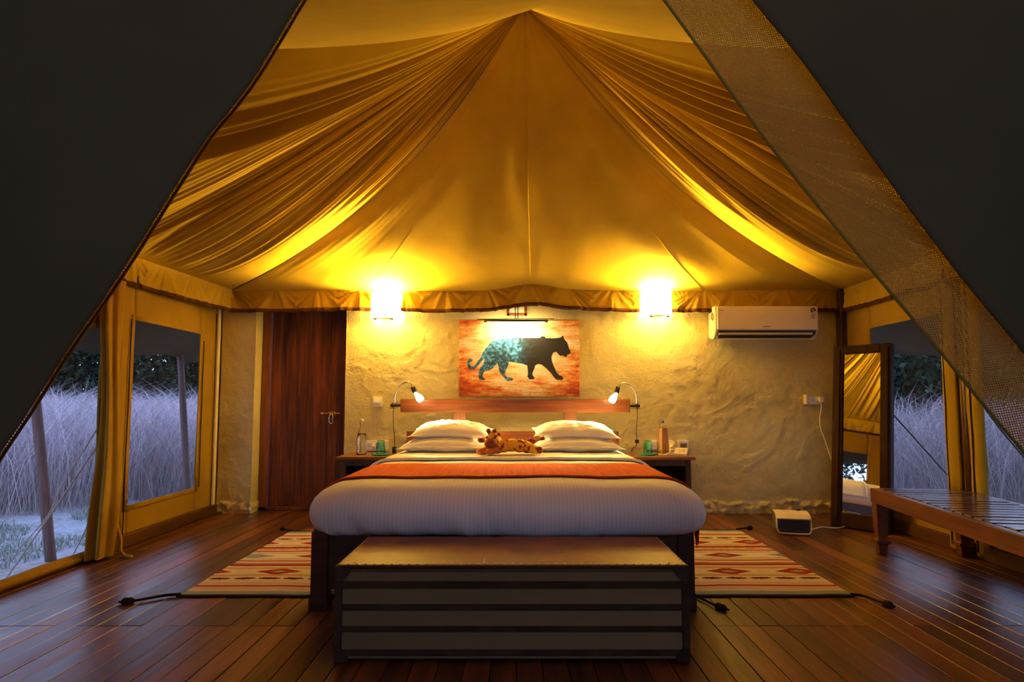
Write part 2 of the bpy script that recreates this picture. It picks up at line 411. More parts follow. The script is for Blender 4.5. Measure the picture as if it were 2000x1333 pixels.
# ---- plastered back wall, with relief
DX0, DX1 = -2.594, -1.689
def relief(x, z):
    d = .005*FB(x*1.6, z*1.6, 3, 4)+.0024*FB(x*13, z*13, 7, 5)
    r = abs(N(x*2.3+4, z*2.6, 11)); m = max(0, FB(x*1.1+9, z*1.3, 2, 2)+.15)
    d += .007*max(0, 1-r*26)*m+.004*max(0, 1-abs(N(x*5.3+1, z*5.9, 15))*18)*m
    fl = FB(x*5.5, z*6.5, 21, 5)
    d += .0042*max(0, min(1, (fl-.12)*14))*max(0, min(1, (FB(x*1.3, z*1.6, 31, 2)+.15)*3))
    hb = .12+.05*N(x*5, 0, 5)
    if z < hb: d += .030*min(1, (hb-z)/.02)*(.45+1.0*max(-.3, FB(x*18, z*18, 6, 4)))
    return d
def patch(mb, x0, x1, z0, z1, st=.011):
    nu = max(1, int((x1-x0)/st)); nv = max(1, int((z1-z0)/st))
    return mb.grid(lambda u, v: Vector((lerp(x0, x1, u), YB-relief(lerp(x0, x1, u), lerp(z0, z1, v)), lerp(z0, z1, v))), nu, nv)
mb = MB(); patch(mb, -2.93, DX0, -.02, 2.5); patch(mb, DX1, 3.4, -.02, 2.5); patch(mb, DX0, DX1, 2.1, 2.5)
def side(xx, sg):
    mb.grid(lambda u, v: Vector((xx+sg*.5*relief(xx+u*.3+7, v*2.5), YB-.004-relief(xx, v*2.5)*(1-u)+u*.26, -.02+v*2.52)), 14, 150)
side(DX0, 1); side(DX1, -1)
mb.grid(lambda u, v: Vector((-2.93, YB+.02-u*0-relief(-2.93, v*2.5)*(1-u)+u*.26-.02, -.02+v*2.52)), 6, 150)
wall_back = struct(mb.build('wall_back', M['plaster'], smooth=True))
struct(MB().box((-2.972, YB-.075, 0), (-2.928, YB-.03, 2.2)).build('trim_1', M['cream_paint'], bevel=.008))

# ---- boarded door, set back in the wall
DY = YB+.20
door = holder('door_1')
def dl(px): return (px-HX)*DY/F
fr = MB(); jw = .075
fr.box((DX0+.01, DY-.05, 0), (DX0+.01+jw, DY+.06, 2.15))
plabel(fr.build('frame', M['frame_wood'], door, bevel=.004), 'reddish left jamb of the door')
MB().box((DX1-jw*.75, DY-.05, 0), (DX1-.005, DY+.06, 2.15)).build('frame', M['door_wood'], door, bevel=.004)
MB().box((DX0+.01, DY-.05, 2.06), (DX1-.005, DY+.06, 2.15)).build('frame', M['frame_wood'], door, bevel=.004)
MB().box((DX0+.01, DY-.05, 0), (DX1-.005, DY+.05, .035)).build('threshold', M['door_wood'], door, bevel=.004)
bx = [DX0+.01+jw+.004, -2.40, -2.235, -2.07, -1.92, -1.82, DX1-jw*.75-.004]
for i in range(6):
    MB().box((bx[i]+.002, DY-.012+rnd.uniform(-.004, .004), .038), (bx[i+1]-.002, DY+.03, 2.06)).build('board', M['door_wood'], door, bevel=.004)
hx = dl(652); hz = P(652, 808, DY-.03).z
bolt = MB().tube([(hx-.12, DY-.03, hz), (hx+.08, DY-.03, hz)], .007).box((hx-.03, DY-.03, hz-.018), (hx+.03, DY-.012, hz+.018)).box((hx-.11, DY-.036, hz-.012), (hx-.09, DY-.012, hz+.012)).build('bolt', M['brass'], door, bevel=.002)
MB().tube([(hx-.004, DY-.045, hz+.015), (hx-.02, DY-.06, hz-.03), (hx-.02, DY-.06, hz-.09), (hx, DY-.06, hz-.105), (hx+.014, DY-.055, hz-.09), (hx+.014, DY-.05, hz-.03), (hx+.004, DY-.045, hz+.01)], .008).build('door_handle', M['chrome'], door, smooth=True)
MB().box((hx+.012, DY-.02, hz+.06), (hx+.035, DY-.01, hz+.26)).build('lock_plate', M['door_wood'], door, bevel=.003)

# ---- tent roof liner: panels hung from an apex, sagging between cords
AP = P(1025, 14, 3.6)
def ez(x): return 2.193+.06*math.exp(-((x-.15)/.28)**2)+.006*math.sin(x*3)
YE = 5.79
E = [((.15, YE), .15), ((-2.82, YE), .06), ((-2.93, 4.50), .05), ((-2.95, 3.6), .03), ((-2.95, YF), .24),
     ((.15, YF), .04), ((3.25, YF), .24), ((3.25, 3.6), .03), ((3.23, 4.36), .05), ((3.24, YE), .06), ((.15, YE), .15)]
PS = [.02, .13, .05, .20, .08, .08, .20, .05, .13, .02]
def rib(i, t):
    (ex, ey), s = E[i]; e = Vector((ex, ey, ZE))
    p = AP.lerp(e, t); p.z -= 4*s*(t**1.15)*(1-t)
    if i in (1, 9): p.x += (1 if i == 1 else -1)*.35*4*(t**1.1)*(1-t)
    return p
def fold(p, u, t):
    a = 0
    env = (math.sin(math.pi*min(1, t*1.02)))**.8
    if p in (1, 8):
        q = u if p == 1 else 1-u
        low = max(0, min(1, (t-.45)/.25)); wq = max(0, min(1, (q-.35)/.25))
        a = .0125*(.25+.75*min(1, q*2))*(1-low*(1-wq))*(N(q*13+3, t*.7, p)+.75*N(q*29, t*.9, p+5))+.006*N(q*4, t*1.2, p)
    elif p in (2, 7):
        q = u if p == 2 else 1-u
        k = max(0, 1-q*1.8)
        a = .017*k*(N(q*11.0+9, t*.6, p)+.7*N(q*27, t, p+5))+.008*(1-q)*N(q*22, t*1.4, p)
    elif p in (3, 6):
        q = u if p == 3 else 1-u
        a = .040*math.exp(-((q-.28)/.27)**2)*(N(q*13+2, t*.6, p)+.6*N(q*29, t*.8, p+9))
    elif p in (0, 9):
        q = u if p == 0 else 1-u
        a = .0006*max(0, q-.6)*2.5*N(q*34, t*2.2, p)+.004*N(q*5, t*3, p)
    return a*env*6.6
def roof(th, t):
    i = min(int(th), 9); u = th-i
    a = rib(i, t); b = rib(i+1, t); p = a.lerp(b, u)
    p.z -= PS[i]*math.sin(math.pi*u)*(9.5*t**3*(1-t) if i in (1, 8) else 4*t*(1-t))+fold(i, u, t)
    if i in (0, 9): p.z += (ez(p.x)-ZE)*t**6
    return p
ceiling = holder('ceiling')
names = [('roof_panel', (0, 1)), ('roof_panel', (1, 4)), ('roof_panel', (4, 6)), ('roof_panel', (6, 9)), ('roof_panel', (9, 10))]
for nm, (a, b) in names:
    nu = 200 if b-a == 1 else 420 if b-a == 3 else 120
    MB().grid(lambda u, v: roof(min(a+(b-a)*u, 9.99999) if b == 10 else a+(b-a)*u*.999999, .004+.996*v), nu, 90).build(nm, M['canvas'], ceiling, smooth=True)
def seam(th, off=.004, r=.005, t0=.01, t1=.995):
    pts = []
    for k in range(41):
        p = roof(th, lerp(t0, t1, k/40)); p.z -= off; pts.append(p)
    return pts
MB().tube(seam(0.0, .002), .0028, 6).build('seam', M['canvas'], ceiling, smooth=True)
MB().tube(seam(4.0), .006, 6).build('seam', M['canvas'], ceiling, smooth=True)
MB().tube(seam(6.0), .006, 6).build('seam', M['canvas'], ceiling, smooth=True)
MB().tube(seam(3.0), .006, 6).build('seam', M['canvas'], ceiling, smooth=True)
MB().tube(seam(7.0), .006, 6).build('seam', M['canvas'], ceiling, smooth=True)
# diagonal seams low on the back panel
for (t0, h0, t1, h1) in ((.62, .66, .56, .995), (9.38, .66, 9.44, .995)):
    MB().tube([roof(lerp(t0, t1, k/16), lerp(h0, h1, k/16))-Vector((0, .001, .0012)) for k in range(17)], .0018, 6).build('seam', M['canvas'], ceiling, smooth=True)

# ---- valance below the eave, with a dark bound hem
def valance(a, b, h, seed, nrm, zfn=None, amp=.055, n=260):
    a = Vector(a); b = Vector(b); nrm = Vector(nrm); Ln = (b-a).length
    def pt(u, v):
        p = a.lerp(b, u); s = u*Ln
        if zfn: p.z = zfn(p.x)
        sag = .012*N(s*1.3, seed*3, 1)
        # pulled pleats fanning out from tack points
        q = s/.42+seed; c = round(q)+.3*N(round(q)*7.3, seed, 0); d = q-c
        fan = N((d/(.25+.75*v))*4.2+round(q)*5.1, .4*v, seed)+.6*N((d/(.25+.75*v))*11, 0, seed+round(q)*3)
        w = amp*fan*(.25+.75*v)+.006*N(s*30, v*9, seed)*v
        p += nrm*(max(-.014, w*1.15)+.010+.010*v); p.z -= h*v+sag*v
        return p
    o = MB().grid(pt, n, 14).build('valance', M['canvas'], ceiling, smooth=True)
    def hem(u, v):
        p = pt(u, 1.0); p.z += .004-.034*(.5-.5*math.cos(math.pi*v)); p += nrm*(.008*math.sin(math.pi*v)+.002); return p
    MB().grid(hem, n, 4).build('binding', M['binding'], o, smooth=True, solid=.005)
    return o
valance((-2.82, YE+.01, ZE), (3.24, YE+.01, ZE), .185, 1.0, (0, -1, 0), ez, n=420)
valance((-2.93, 4.50, ZE), (-2.82, YE, ZE), .205, 2.3, (1, 0, 0), amp=.035)
valance((-2.95, YF, ZE), (-2.93, 4.50, ZE), .205, 3.1, (1, 0, 0), amp=.035)
valance((3.24, YE, ZE), (3.23, 4.36, ZE), .205, 4.7, (-1, 0, 0), amp=.03)
valance((3.23, 4.36, ZE), (3.25, YF, ZE), .205, 5.9, (-1, 0, 0), amp=.03)

# ---- canvas side walls with screened openings
def canvas_wall(name, X, rects, seed, mat):
    mb = MB()
    for (y0, y1, z0, z1) in rects:
        nu = max(2, int((y1-y0)/.04)); nv = max(2, int((z1-z0)/.04))
        mb.grid(lambda u, v: Vector((X+.010*N(lerp(y0, y1, u)*2.5, lerp(z0, z1, v)*1.6, seed)+.004*N(lerp(y0, y1, u)*11, lerp(z0, z1, v)*4, seed), lerp(y0, y1, u), lerp(z0, z1, v))), nu, nv)
    return struct(mb.build(name, mat, smooth=True, solid=.006))
WLB = (4.52, 5.47, .30, 1.72); WLF = (3.22, 4.17, .065, 1.60)
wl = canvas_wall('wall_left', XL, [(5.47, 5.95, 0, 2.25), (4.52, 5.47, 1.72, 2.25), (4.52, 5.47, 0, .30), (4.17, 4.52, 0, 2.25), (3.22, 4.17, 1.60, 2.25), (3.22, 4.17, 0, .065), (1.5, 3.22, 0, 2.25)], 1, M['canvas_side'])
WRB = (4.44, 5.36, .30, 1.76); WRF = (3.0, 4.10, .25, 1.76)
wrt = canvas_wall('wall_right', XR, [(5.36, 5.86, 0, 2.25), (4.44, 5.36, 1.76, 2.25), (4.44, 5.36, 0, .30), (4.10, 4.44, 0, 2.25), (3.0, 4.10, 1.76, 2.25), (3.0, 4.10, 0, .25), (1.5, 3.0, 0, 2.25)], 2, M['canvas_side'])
k = 0
for X, (y0, y1, z0, z1), inn in ((XL, WLB, 1), (XL, WLF, 1), (XR, WRB, -1), (XR, WRF, -1)):
    k += 1; w = holder('window_%d' % k)
    uvs = lambda q: (q.y, q.z)
    MB().grid(lambda u, v: Vector((X+.012*math.sin(math.pi*u)*math.sin(math.pi*v), lerp(y0-.01, y1+.01, u), lerp(z0-.01, z1+.01, v))), 12, 12).build('screen', M['screen'], w, smooth=True, uv=uvs)
    b = MB(); bw = .035
    for (a0, a1, c0, c1) in ((y0-bw, y0, z0-bw, z1+bw), (y1, y1+bw, z0-bw, z1+bw), (y0, y1, z1, z1+bw), (y0, y1, max(.004, z0-bw), z0)):
        b.grid(lambda u, v: Vector((X+inn*(.006+.004*N(lerp(a0, a1, u)*5, lerp(c0, c1, v)*5, k)), lerp(a0, a1, u), lerp(c0, c1, v))), 6, 6)
    b.build('border', M['canvas_side'], w, smooth=True, solid=.006)
def zipline(par, X, Y, z0, z1, seed):
    MB().tube([(X, Y+.008*N(z*2.2, seed, 0), z) for z in np.linspace(z0, z1, 24)], .0045, 6).build('zip', M['zip'], par, smooth=True)
for Y, z0, z1, s in ((4.47, .1, 1.72, 1), (4.36, .05, 1.95, 2), (5.52, .3, 1.66, 3), (5.74, .05, 1.95, 4)): zipline(wl, XL+.016, Y, z0, z1, s)
# wooden sills at the foot of the canvas, hem of the big screen
struct(MB().box((XL-.02, 4.26, 0), (XL+.045, 5.82, .095)).build('baseboard_left', M['sill_wood'], bevel=.006))
struct(MB().box((XR-.045, 3.0, 0), (XR+.02, 5.82, .095)).build('baseboard_right', M['sill_wood'], bevel=.006))
struct(MB().grid(lambda u, v: Vector((XL+.02+.03*math.sin(math.pi*v)+.01*N(u*14, v*2, 3), lerp(1.5, 4.2, u), .004+.07*v+.012*N(u*9, 0, 8)*v)), 90, 6).build('trim_2', M['canvas_side'], smooth=True, solid=.006))
struct(MB().box((XR-.06, YB-.12, 0), (XR+.06, YB-.02, 2.2)).build('trim_3', M['bed_wood'], bevel=.006))

# right post: pole between two zipped canvas strips
struct(MB().tube([(XR+.02, 4.27, 0), (XR+.02, 4.27, 2.1)], .035, 12).build('trim_4', M['bed_wood'], smooth=True))
for y0, y1, s in ((4.31, 4.45, 1), (4.08, 4.20, 2)):
    c = MB().grid(lambda u, v: Vector((XR-.02-.035*math.sin(math.pi*u)-.008*N(v*5, u*3, s), lerp(y0, y1, u), .02+v*1.98)), 10, 60).build('zip_flap', M['canvas'], wrt, smooth=True, solid=.006)
    MB().tube([(XR-.062, (y0+y1)/2+.006*N(z*3, s, 0), z) for z in np.linspace(.05, 1.95, 30)], .005, 6).build('zip', M['zip'], c, smooth=True)

# front canvas beside the entrance
mb = MB()
for x0, x1 in ((XL, -1.75), (2.05, XR)):
    mb.grid(lambda u, v: Vector((lerp(x0, x1, u), YF+.02*N(lerp(x0, x1, u)*4, v, 4), v*2.22)), 20, 20)
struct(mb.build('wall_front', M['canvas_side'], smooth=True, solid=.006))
# outer fly sheet over everything
def fly(u, v):
    x = lerp(-4.15, 4.45, u); q = abs(u-.5)*2; y = lerp(-2.2, 7.6, v)
    z = lerp(4.35, 1.66, q**.92)-.10*math.sin(math.pi*min(1, q))
    z -= .09*q**6*abs(math.sin(y*1.35))
    return Vector((x, y, z))
struct(MB().grid(fly, 60, 60).build('roof_fly', M['fly'], smooth=True, solid=.01))

# unseen canvas veranda added behind the camera, narrow doorway, to cut sky light entering
mb = MB()
for x0, x1 in ((-3.9, -.3), (.4, 4.2)): mb.grid(lambda u, v: Vector((lerp(x0, x1, u), -2.1+.02*N(u*9, v, 4), GZV+v*2.75)), 16, 16)
mb.grid(lambda u, v: Vector((lerp(-.3, .4, u), -2.1, 1.75+v*1.9)), 8, 8)
for X in (-3.6, 3.9): mb.grid(lambda u, v: Vector((X+.02*N(u*9, v, 6), lerp(-2.1, 1.5, u), GZV+v*2.45)), 16, 16)
for X in (-3.6, 3.9): mb.grid(lambda u, v: Vector((lerp(X, XL if X < 0 else XR, u), 1.5, GZV+v*2.6)), 4, 8)
struct(mb.build('wall_sky_block', M['fly'], smooth=True, solid=.006))
struct(MB().box((-3.7, -2.1, -.14), (4.0, -.62, -.03)).build('floor_veranda', M['subfloor']))

# ================================================================ BED
BX0, BX1, BYF, BYH, BZ = -1.075, .985, 3.13, 5.50, .645
bed = thing('bed', 'wide dark wooden bed with a raised plank headboard against the plastered wall', 'bed', (-.05, 4.3, 0))
for px, py in ((-1.03, 3.19), (.895, 3.19), (-1.0, 5.52), (.9, 5.52)):
    mb = MB().box((px-.042, py-.042, .02), (px+.042, py+.042, .40)).box((px-.048, py-.048, 0), (px+.048, py+.048, .06))
    for z in (.30, .27, .08):
        mb.ball((px-.044 if px < 0 else px+.044, py-.02, z), .006, 8, 6)
    mb.build('leg', M['bed_wood'], bed, bevel=.006)
MB().box((-.99, 3.17, .10), (.855, 3.21, .385)).build('footboard', M['bed_wood'], bed, bevel=.006)
for px in (-1.055, .88): MB().box((px, 3.23, .18), (px+.04, 5.48, .385)).build('side_rail', M['bed_wood'], bed, bevel=.005)
MB().box((-1.0, 3.22, .30), (.87, 5.48, .39)).build('mattress_base', M['bed_wood'], bed)
hb = lambda px, py, Y: P(px, py, Y)
a = P(782, 780, 5.62); b = P(1231, 806, 5.62)
MB().box((a.x, 5.62, b.z), (b.x, 5.68, a.z)).build('headboard_beam', M['head_wood'], bed, bevel=.006)
for p0, p1 in ((884, 910), (1104, 1126)):
    MB().box((P(p0, 800, 5.66).x, 5.682, .10), (P(p1, 800, 5.66).x, 5.72, 1.08)).build('headboard_post', M['head_wood_v'], bed, bevel=.004)
a = P(795, 843, 5.62); b = P(1208, 843, 5.62)
MB().box((a.x, 5.60, .35), (b.x, 5.64, a.z)).build('headboard_panel', M['head_wood'], bed, bevel=.005)

# ---- bedspread: a rounded form that bulges over the sides and is tucked under
PROF = [(.10, .378), (.05, .376), (.012, .386), (-.015, .41), (-.033, .45), (-.040, .49), (-.034, .53), (-.018, .566), (.012, .598), (.052, .622), (.10, .636), (.17, .643), (.27, .645)]
def rrect(s, d, r):
    """point and normal on a rounded rectangle inset by d, s in 0..1 by share of the outer outline"""
    x0, x1, y0, y1 = BX0+d, BX1-d, BYF+d, BYH-d
    r = max(.01, min(r, (x1-x0)/2-.001, (y1-y0)/2-.001))
    W, H = (BX1-BX0), (BYH-BYF); per = 2*(W+H); q = (s % 1)*per
    def corner(cx, cy, a0, f):
        a = a0+f*math.pi/2; return Vector((cx+r*math.cos(a), cy+r*math.sin(a))), Vector((math.cos(a), math.sin(a)))
    cl = .22
    sides = [(W, 'f'), (H, 'r'), (W, 'h'), (H, 'l')]
    for Ln, nm in sides:
        if q <= Ln: break
        q -= Ln
    f = q/Ln; c = cl/Ln
    def st(f): return min(max((f-c)/(1-2*c), 0), 1)
    if nm == 'f':
        if f < c: return corner(x0+r, y0+r, math.pi*1.25, (f/c)*.5)
        if f > 1-c: return corner(x1-r, y0+r, math.pi*1.5, (1-(1-f)/c)*.5)
        return Vector((lerp(x0+r, x1-r, st(f)), y0)), Vector((0, -1))
    if nm == 'r':
        if f < c: return corner(x1-r, y0+r, math.pi*1.75, (f/c)*.5)
        if f > 1-c: return corner(x1-r, y1-r, 0, (1-(1-f)/c)*.5)
        return Vector((x1, lerp(y0+r, y1-r, st(f)))), Vector((1, 0))
    if nm == 'h':
        if f < c: return corner(x1-r, y1-r, math.pi*.25, (f/c)*.5)
        if f > 1-c: return corner(x0+r, y1-r, math.pi*.5, (1-(1-f)/c)*.5)
        return Vector((lerp(x1-r, x0+r, st(f)), y1)), Vector((0, 1))
    if f < c: return corner(x0+r, y1-r, math.pi*.75, (f/c)*.5)
    if f > 1-c: return corner(x0+r, y0+r, math.pi, (1-(1-f)/c)*.5)
    return Vector((x0, lerp(y1-r, y0+r, st(f)))), Vector((-1, 0))
def bedz(x, y):
    return .006*N(x*2.2, y*2.2, 3)+.002*N(x*7, y*7, 5)
def spread(u, v):
    k = v*24
    if k <= len(PROF)-1:
        i = min(int(k), len(PROF)-2); f = k-i
        d, z = lerp(PROF[i][0], PROF[i+1][0], f), lerp(PROF[i][1], PROF[i+1][1], f)
    else:
        f = (k-(len(PROF)-1))/(24-(len(PROF)-1)); d, z = lerp(.27, (BX1-BX0)/2-.0005, f), .645
    p, n = rrect(u, d, .16 if d < .2 else .05)
    s = u*8.0
    low = max(0, min(1, (.60-z)/.2)); 
    ctr = math.exp(-((s-.95)/.75)**2)
    wr = .014*low*N(s*1.9, z*2, 1)+.026*(low**1.2)*max(0, N(s*6.0+z*2, z*2.0, 9))+(.008+.024*ctr)*low*N(s*15+z*3, z*3, 2)+.020*ctr*low*max(0, N(s*26+z*5, z*4, 6))
    cb = 0
    return Vector((p.x+n.x*wr, p.y+n.y*wr, z+(bedz(p.x, p.y) if z > .6 else 0)-.012*low*low*N(s*1.3, 0, 4)*(1 if z < .42 else 0)))
mb = MB().grid(spread, 460, 48, closed_u=True)
def spuv(q): return (q.x if abs(q.y-BYF) < .3 or q.z > .63 else q.y, q.y)
duvet = mb.build('bedspread', M['sateen'], None, smooth=True, uv=spuv)
tag(duvet, 'white striped bedspread pulled smooth over the bed and tucked under', 'bedspread')

def overbed(y0, y1, zl, zr, off, nu=120, nv=24, edge=None, z_top=0):
    """strip of cloth lying across the bed and down both sides"""
    prof = []
    for z in np.linspace(zl, .45, 6): prof.append((BX0-.040-.012, z))
    for d, z in PROF[5:]: prof.append((BX0+d-.0, z))
    prof += [(lerp(BX0+.3, BX1-.3, f), .645) for f in np.linspace(0, 1, 24)]
    for d, z in reversed(PROF[5:]): prof.append((BX1-d, z))
    for z in np.linspace(.45, zr, 6): prof.append((BX1+.040+.012, z))
    prof = [Vector((x, 0, z)) for x, z in prof]
    L = [0]
    for p, q in zip(prof, prof[1:]): L.append(L[-1]+(q-p).length)
    tot = L[-1]
    def at(u):
        s = u*tot
        i = max(0, min(len(L)-2, int(np.searchsorted(L, s))-1)); f = (s-L[i])/max(1e-6, L[i+1]-L[i])
        p = prof[i].lerp(prof[i+1], f); t = (prof[i+1]-prof[i]).normalized(); n = Vector((-t.z, 0, t.x))
        return p, n
    def fn(u, v):
        p, n = at(u)
        e0 = edge(u, 0) if edge else 0; e1 = edge(u, 1) if edge else 0
        y = lerp(y0+e0, y1+e1, v)
        o = off+.002*N(u*tot*6, y*5, 1)+.0015*N(u*tot*18, y*14, 2)
        q = p+n*o; q.y = y
        if p.z > .6: q.z += bedz(q.x, y)
        side = max(0, .5-p.z)
        q.x += side*.10*N(y*9, u*2, 5)
        return q
    return fn, tot
fn, tot = overbed(3.42, 4.16, .34, .33, .010, edge=lambda u, e: .022*N(u*9, e*7, 1)+.02*math.exp(-((u-.56)/.07)**2)*(1 if e == 0 else .2))
uvs = []
mb = MB(); mb.grid(fn, 150, 26); uvs = [((i % 151)/150*tot, (i//151)/26*.74) for i in range(len(mb.v))]
runner = mb.build('bed_runner', M['runner'], None, smooth=True, uv=uvs, solid=.006)
tag(runner, 'orange ribbed bed runner laid across the white bedspread', 'bed runner')
hem = MB().tube([fn(k/120, 0)+Vector((0, -.002, .001)) for k in range(121)], .0055, 6).build('hem', M['fringe'], runner, smooth=True)
fb = MB()
for e in (0, 1):
    for k in range(34):
        p = fn(e, (k+.5)/34); ln = rnd.uniform(.05, .085); dx = rnd.uniform(-.012, .012)
        fb.tube([p+Vector((0, 0, .01)), p+Vector((dx*.5, dx, -ln*.5)), p+Vector((dx, dx*1.5, -ln))], [.004, .005, .002], 5)
fb.build('fringe', M['fringe'], runner, smooth=True)['kind'] = 'stuff'
fn2, tot2 = overbed(4.46, 5.46, .50, .50, .014, edge=lambda u, e: .008*N(u*7, e*7, 5))
mb = MB(); mb.grid(fn2, 140, 20)
sheet = mb.build('top_sheet', M['cotton'], None, smooth=True, solid=.010)
tag(sheet, 'white sheet turned down between the orange runner and the pillows', 'sheet')
MB().tube([fn2(k/120, 0)+Vector((0, -.004, .003)) for k in range(121)], .011, 8).build('fold', M['cotton'], sheet, smooth=True)

# ---- pillows
def pillow(label, px0, px1, py0, py1, Y, d, seed, tilt=0, rz=0):
    a = P(px0, py1, Y-d*.25); b = P(px1, py0, Y)
    w = (b.x-a.x); h = max(.10, b.z-a.z); c = Vector(((a.x+b.x)/2, Y+d*.25, (a.z+b.z)/2))
    root = thing('pillow', label, 'pillow', (c.x, c.y, a.z), 0, 'pillows at the head of the bed')
    rot = Matrix.Rotation(R(tilt), 3, 'X') @ Matrix.Rotation(R(rz), 3, 'Y')
    def fn(sg):
        def g(u, v):
            x = 2*u-1; y = 2*v-1
            pin = 1-.06*(1-abs(x)**2)*abs(y)**3; pin2 = 1-.07*(1-abs(y)**2)*abs(x)**3
            th = max(0, (1-abs(x)**2.6))**.55*max(0, (1-abs(y)**2.4))**.55
            bul = h*.5*th*(1.06 if sg > 0 else .94)
            wr = (.014*N(x*3+seed, y*3, sg)+.011*N(x*6+y*4+seed, y*8-x*3, sg)+.006*N(x*17+seed, y*9+x*6, sg))*th+.010*N(seed+x*2, y*9+x*3, 4)*abs(x)**2*th**.5
            droop = -.02*abs(x)**3
            q = Vector((x*w/2*pin2, y*d/2*pin, sg*(bul+wr*.9)+droop+.004*N(x*8, y*8, seed)))
            return c+rot@q
        return g
    mb = MB().grid(fn(1), 44, 30).grid(fn(-1), 44, 30)
    mb.build('cushion', M['cotton'], root, smooth=True)
    fl = MB()
    n = 120
    def rim(u, v):
        a = u*2*math.pi; ca, sa = math.cos(a), math.sin(a)
        m = max(abs(ca), abs(sa)); x, y = ca/m, sa/m
        k = 1.0+v*.035/(w/2)
        pin = 1-.06*(1-abs(x)**2)*abs(y)**3; pin2 = 1-.07*(1-abs(y)**2)*abs(x)**3
        q = Vector((x*w/2*pin2*(1+v*.05), y*d/2*pin*(1+v*.06), -.02*abs(x)**3+v*(.010*N(ca*9, sa*9, seed)-.006)))
        return c+rot@q
    fl.grid(rim, n, 3, closed_u=True).build('flange', M['cotton'], root, smooth=True, solid=.004)
    return root
pillow('plump white pillow lying under another at the left of the bed head', 776, 952, 855, 889, 5.02, .46, 1.3)
pillow('white pillow on top of the left stack, beside the plush giraffe head', 799, 956, 825, 860, 5.10, .44, 4.1, 6)
pillow('plump white pillow lying under another at the right of the bed head', 1042, 1214, 855, 889, 5.02, .46, 7.7)
pillow('white pillow on top of the right stack, below the right reading lamp', 1046, 1205, 826, 861, 5.10, .44, 9.2, 6, 1.5)

# ---- plush giraffe lying on the sheet
gz = .668
gy = 4.72
toy = thing('plush_giraffe', 'spotted yellow and brown plush giraffe lying on the bed between the pillow stacks', 'toy', (0, gy, gz))
S = gy/F
def gp(px, py, dy=0):
    q = P(px, py, gy+dy); return q
mb = MB()
body = [(958, 874, .055), (970, 873, .058), (985, 871, .055), (1000, 870, .054), (1015, 871, .055), (1030, 874, .050), (1042, 878, .036)]
for px, py, r in body: mb.ball(gp(px, py, .02), (r*1.05, r*1.1, r), 16, 10)
for k in range(7): mb.ball(gp(lerp(960, 962, k/6), lerp(874, 862, k/6), .02), .05, 16, 10)
mb.ball(gp(963, 861), (.062, .058, .066), 18, 12)
o = mb.build('body', M['plush'], toy, smooth=True)
m = o.modifiers.new('remesh', 'REMESH'); m.mode = 'VOXEL'; m.voxel_size = .006
m = o.modifiers.new('smooth', 'SMOOTH'); m.iterations = 8; m.factor = .5
mz = MB().ball(gp(958.5, 867, -.055), (.050, .040, .044), 18, 12)
mz = mz.build('muzzle', M['plush_brown'], toy, smooth=True)
for px in (953, 962): MB().ball(gp(px, 864, -.09), (.007, .006, .006), 8, 6).build('nostril', M['black'], mz, smooth=True)
MB().tube([gp(952+10*k/8, 871+3*math.sin(math.pi*k/8), -.094+.004*abs(k-4)/4) for k in range(9)], .003, 6).build('mouth', M['black'], mz, smooth=True)
for px, py in ((951, 855), (967, 855)): MB().ball(gp(px, py, -.056), (.009, .007, .010), 10, 8).build('eye', M['black'], toy, smooth=True)
for (x0, y0, x1, y1) in ((945, 862, 934, 860), (970, 852, 977, 849)):
    a, b = gp(x0, y0), gp(x1, y1, -.005); d = (b-a)
    MB().ball((a+b)/2, (max(.02, d.length*.62), .010, .019), 12, 8, Matrix.Rotation(-math.atan2(d.z, d.x), 3, 'Y')).build('ear', M['plush_brown'], toy, smooth=True)
for (x0, y0, x1, y1) in ((957, 850, 954, 842), (966, 849, 966, 843)):
    MB().tube([gp(x0, y0), gp(x1, y1)], [.013, .015], 10).ball(gp(x1, y1), .019, 12, 8).build('horn', M['plush_brown'], toy, smooth=True)
MB().tube([gp(968, 848, .02), gp(974, 856, .04), gp(980, 866, .045)], [.012, .018, .012], 8).build('mane', M['plush_orange'], toy, smooth=True)
for x0, x1, dy in ((960, 938, -.07), (966, 955, -.085)):
    lg = MB().tube([gp(x0+6, 878, -.01), gp((x0+x1)/2, 881, dy*.7), gp(x1, 883, dy)], [.032, .030, .026], 12).ball(gp(x1, 883, dy), (.032, .028, .024), 14, 8)
    lg.build('foreleg', M['plush_orange'], toy, smooth=True)
lg = MB().tube([gp(1028, 872), gp(1040, 878, -.04), gp(1051, 880, -.06)], [.042, .036, .03], 12).build('hind_leg', M['plush'], toy, smooth=True)
MB().ball(gp(1054, 880, -.07), (.026, .022, .028), 14, 8).build('foot', M['plush_brown'], lg, smooth=True)
lg = MB().tube([gp(1026, 870, .03), gp(1034, 866, .05)], [.036, .028], 12).build('hind_leg', M['plush_orange'], toy, smooth=True)
MB().ball(gp(1035, 864, .03), (.048, .022, .024), 14, 8, Matrix.Rotation(R(-22), 3, 'Y')).build('foot', M['plush_brown'], lg, smooth=True)
tl = MB().tube([gp(1040, 868, .05), gp(1048, 861, .06), gp(1056, 859, .06)], [.012, .009, .008], 8).build('tail', M['plush_orange'], toy, smooth=True)
MB().tube([gp(1055, 859, .06), gp(1063, 856, .06)], [.010, .018], 8).build('tail_tuft', M['plush_brown'], tl, smooth=True)

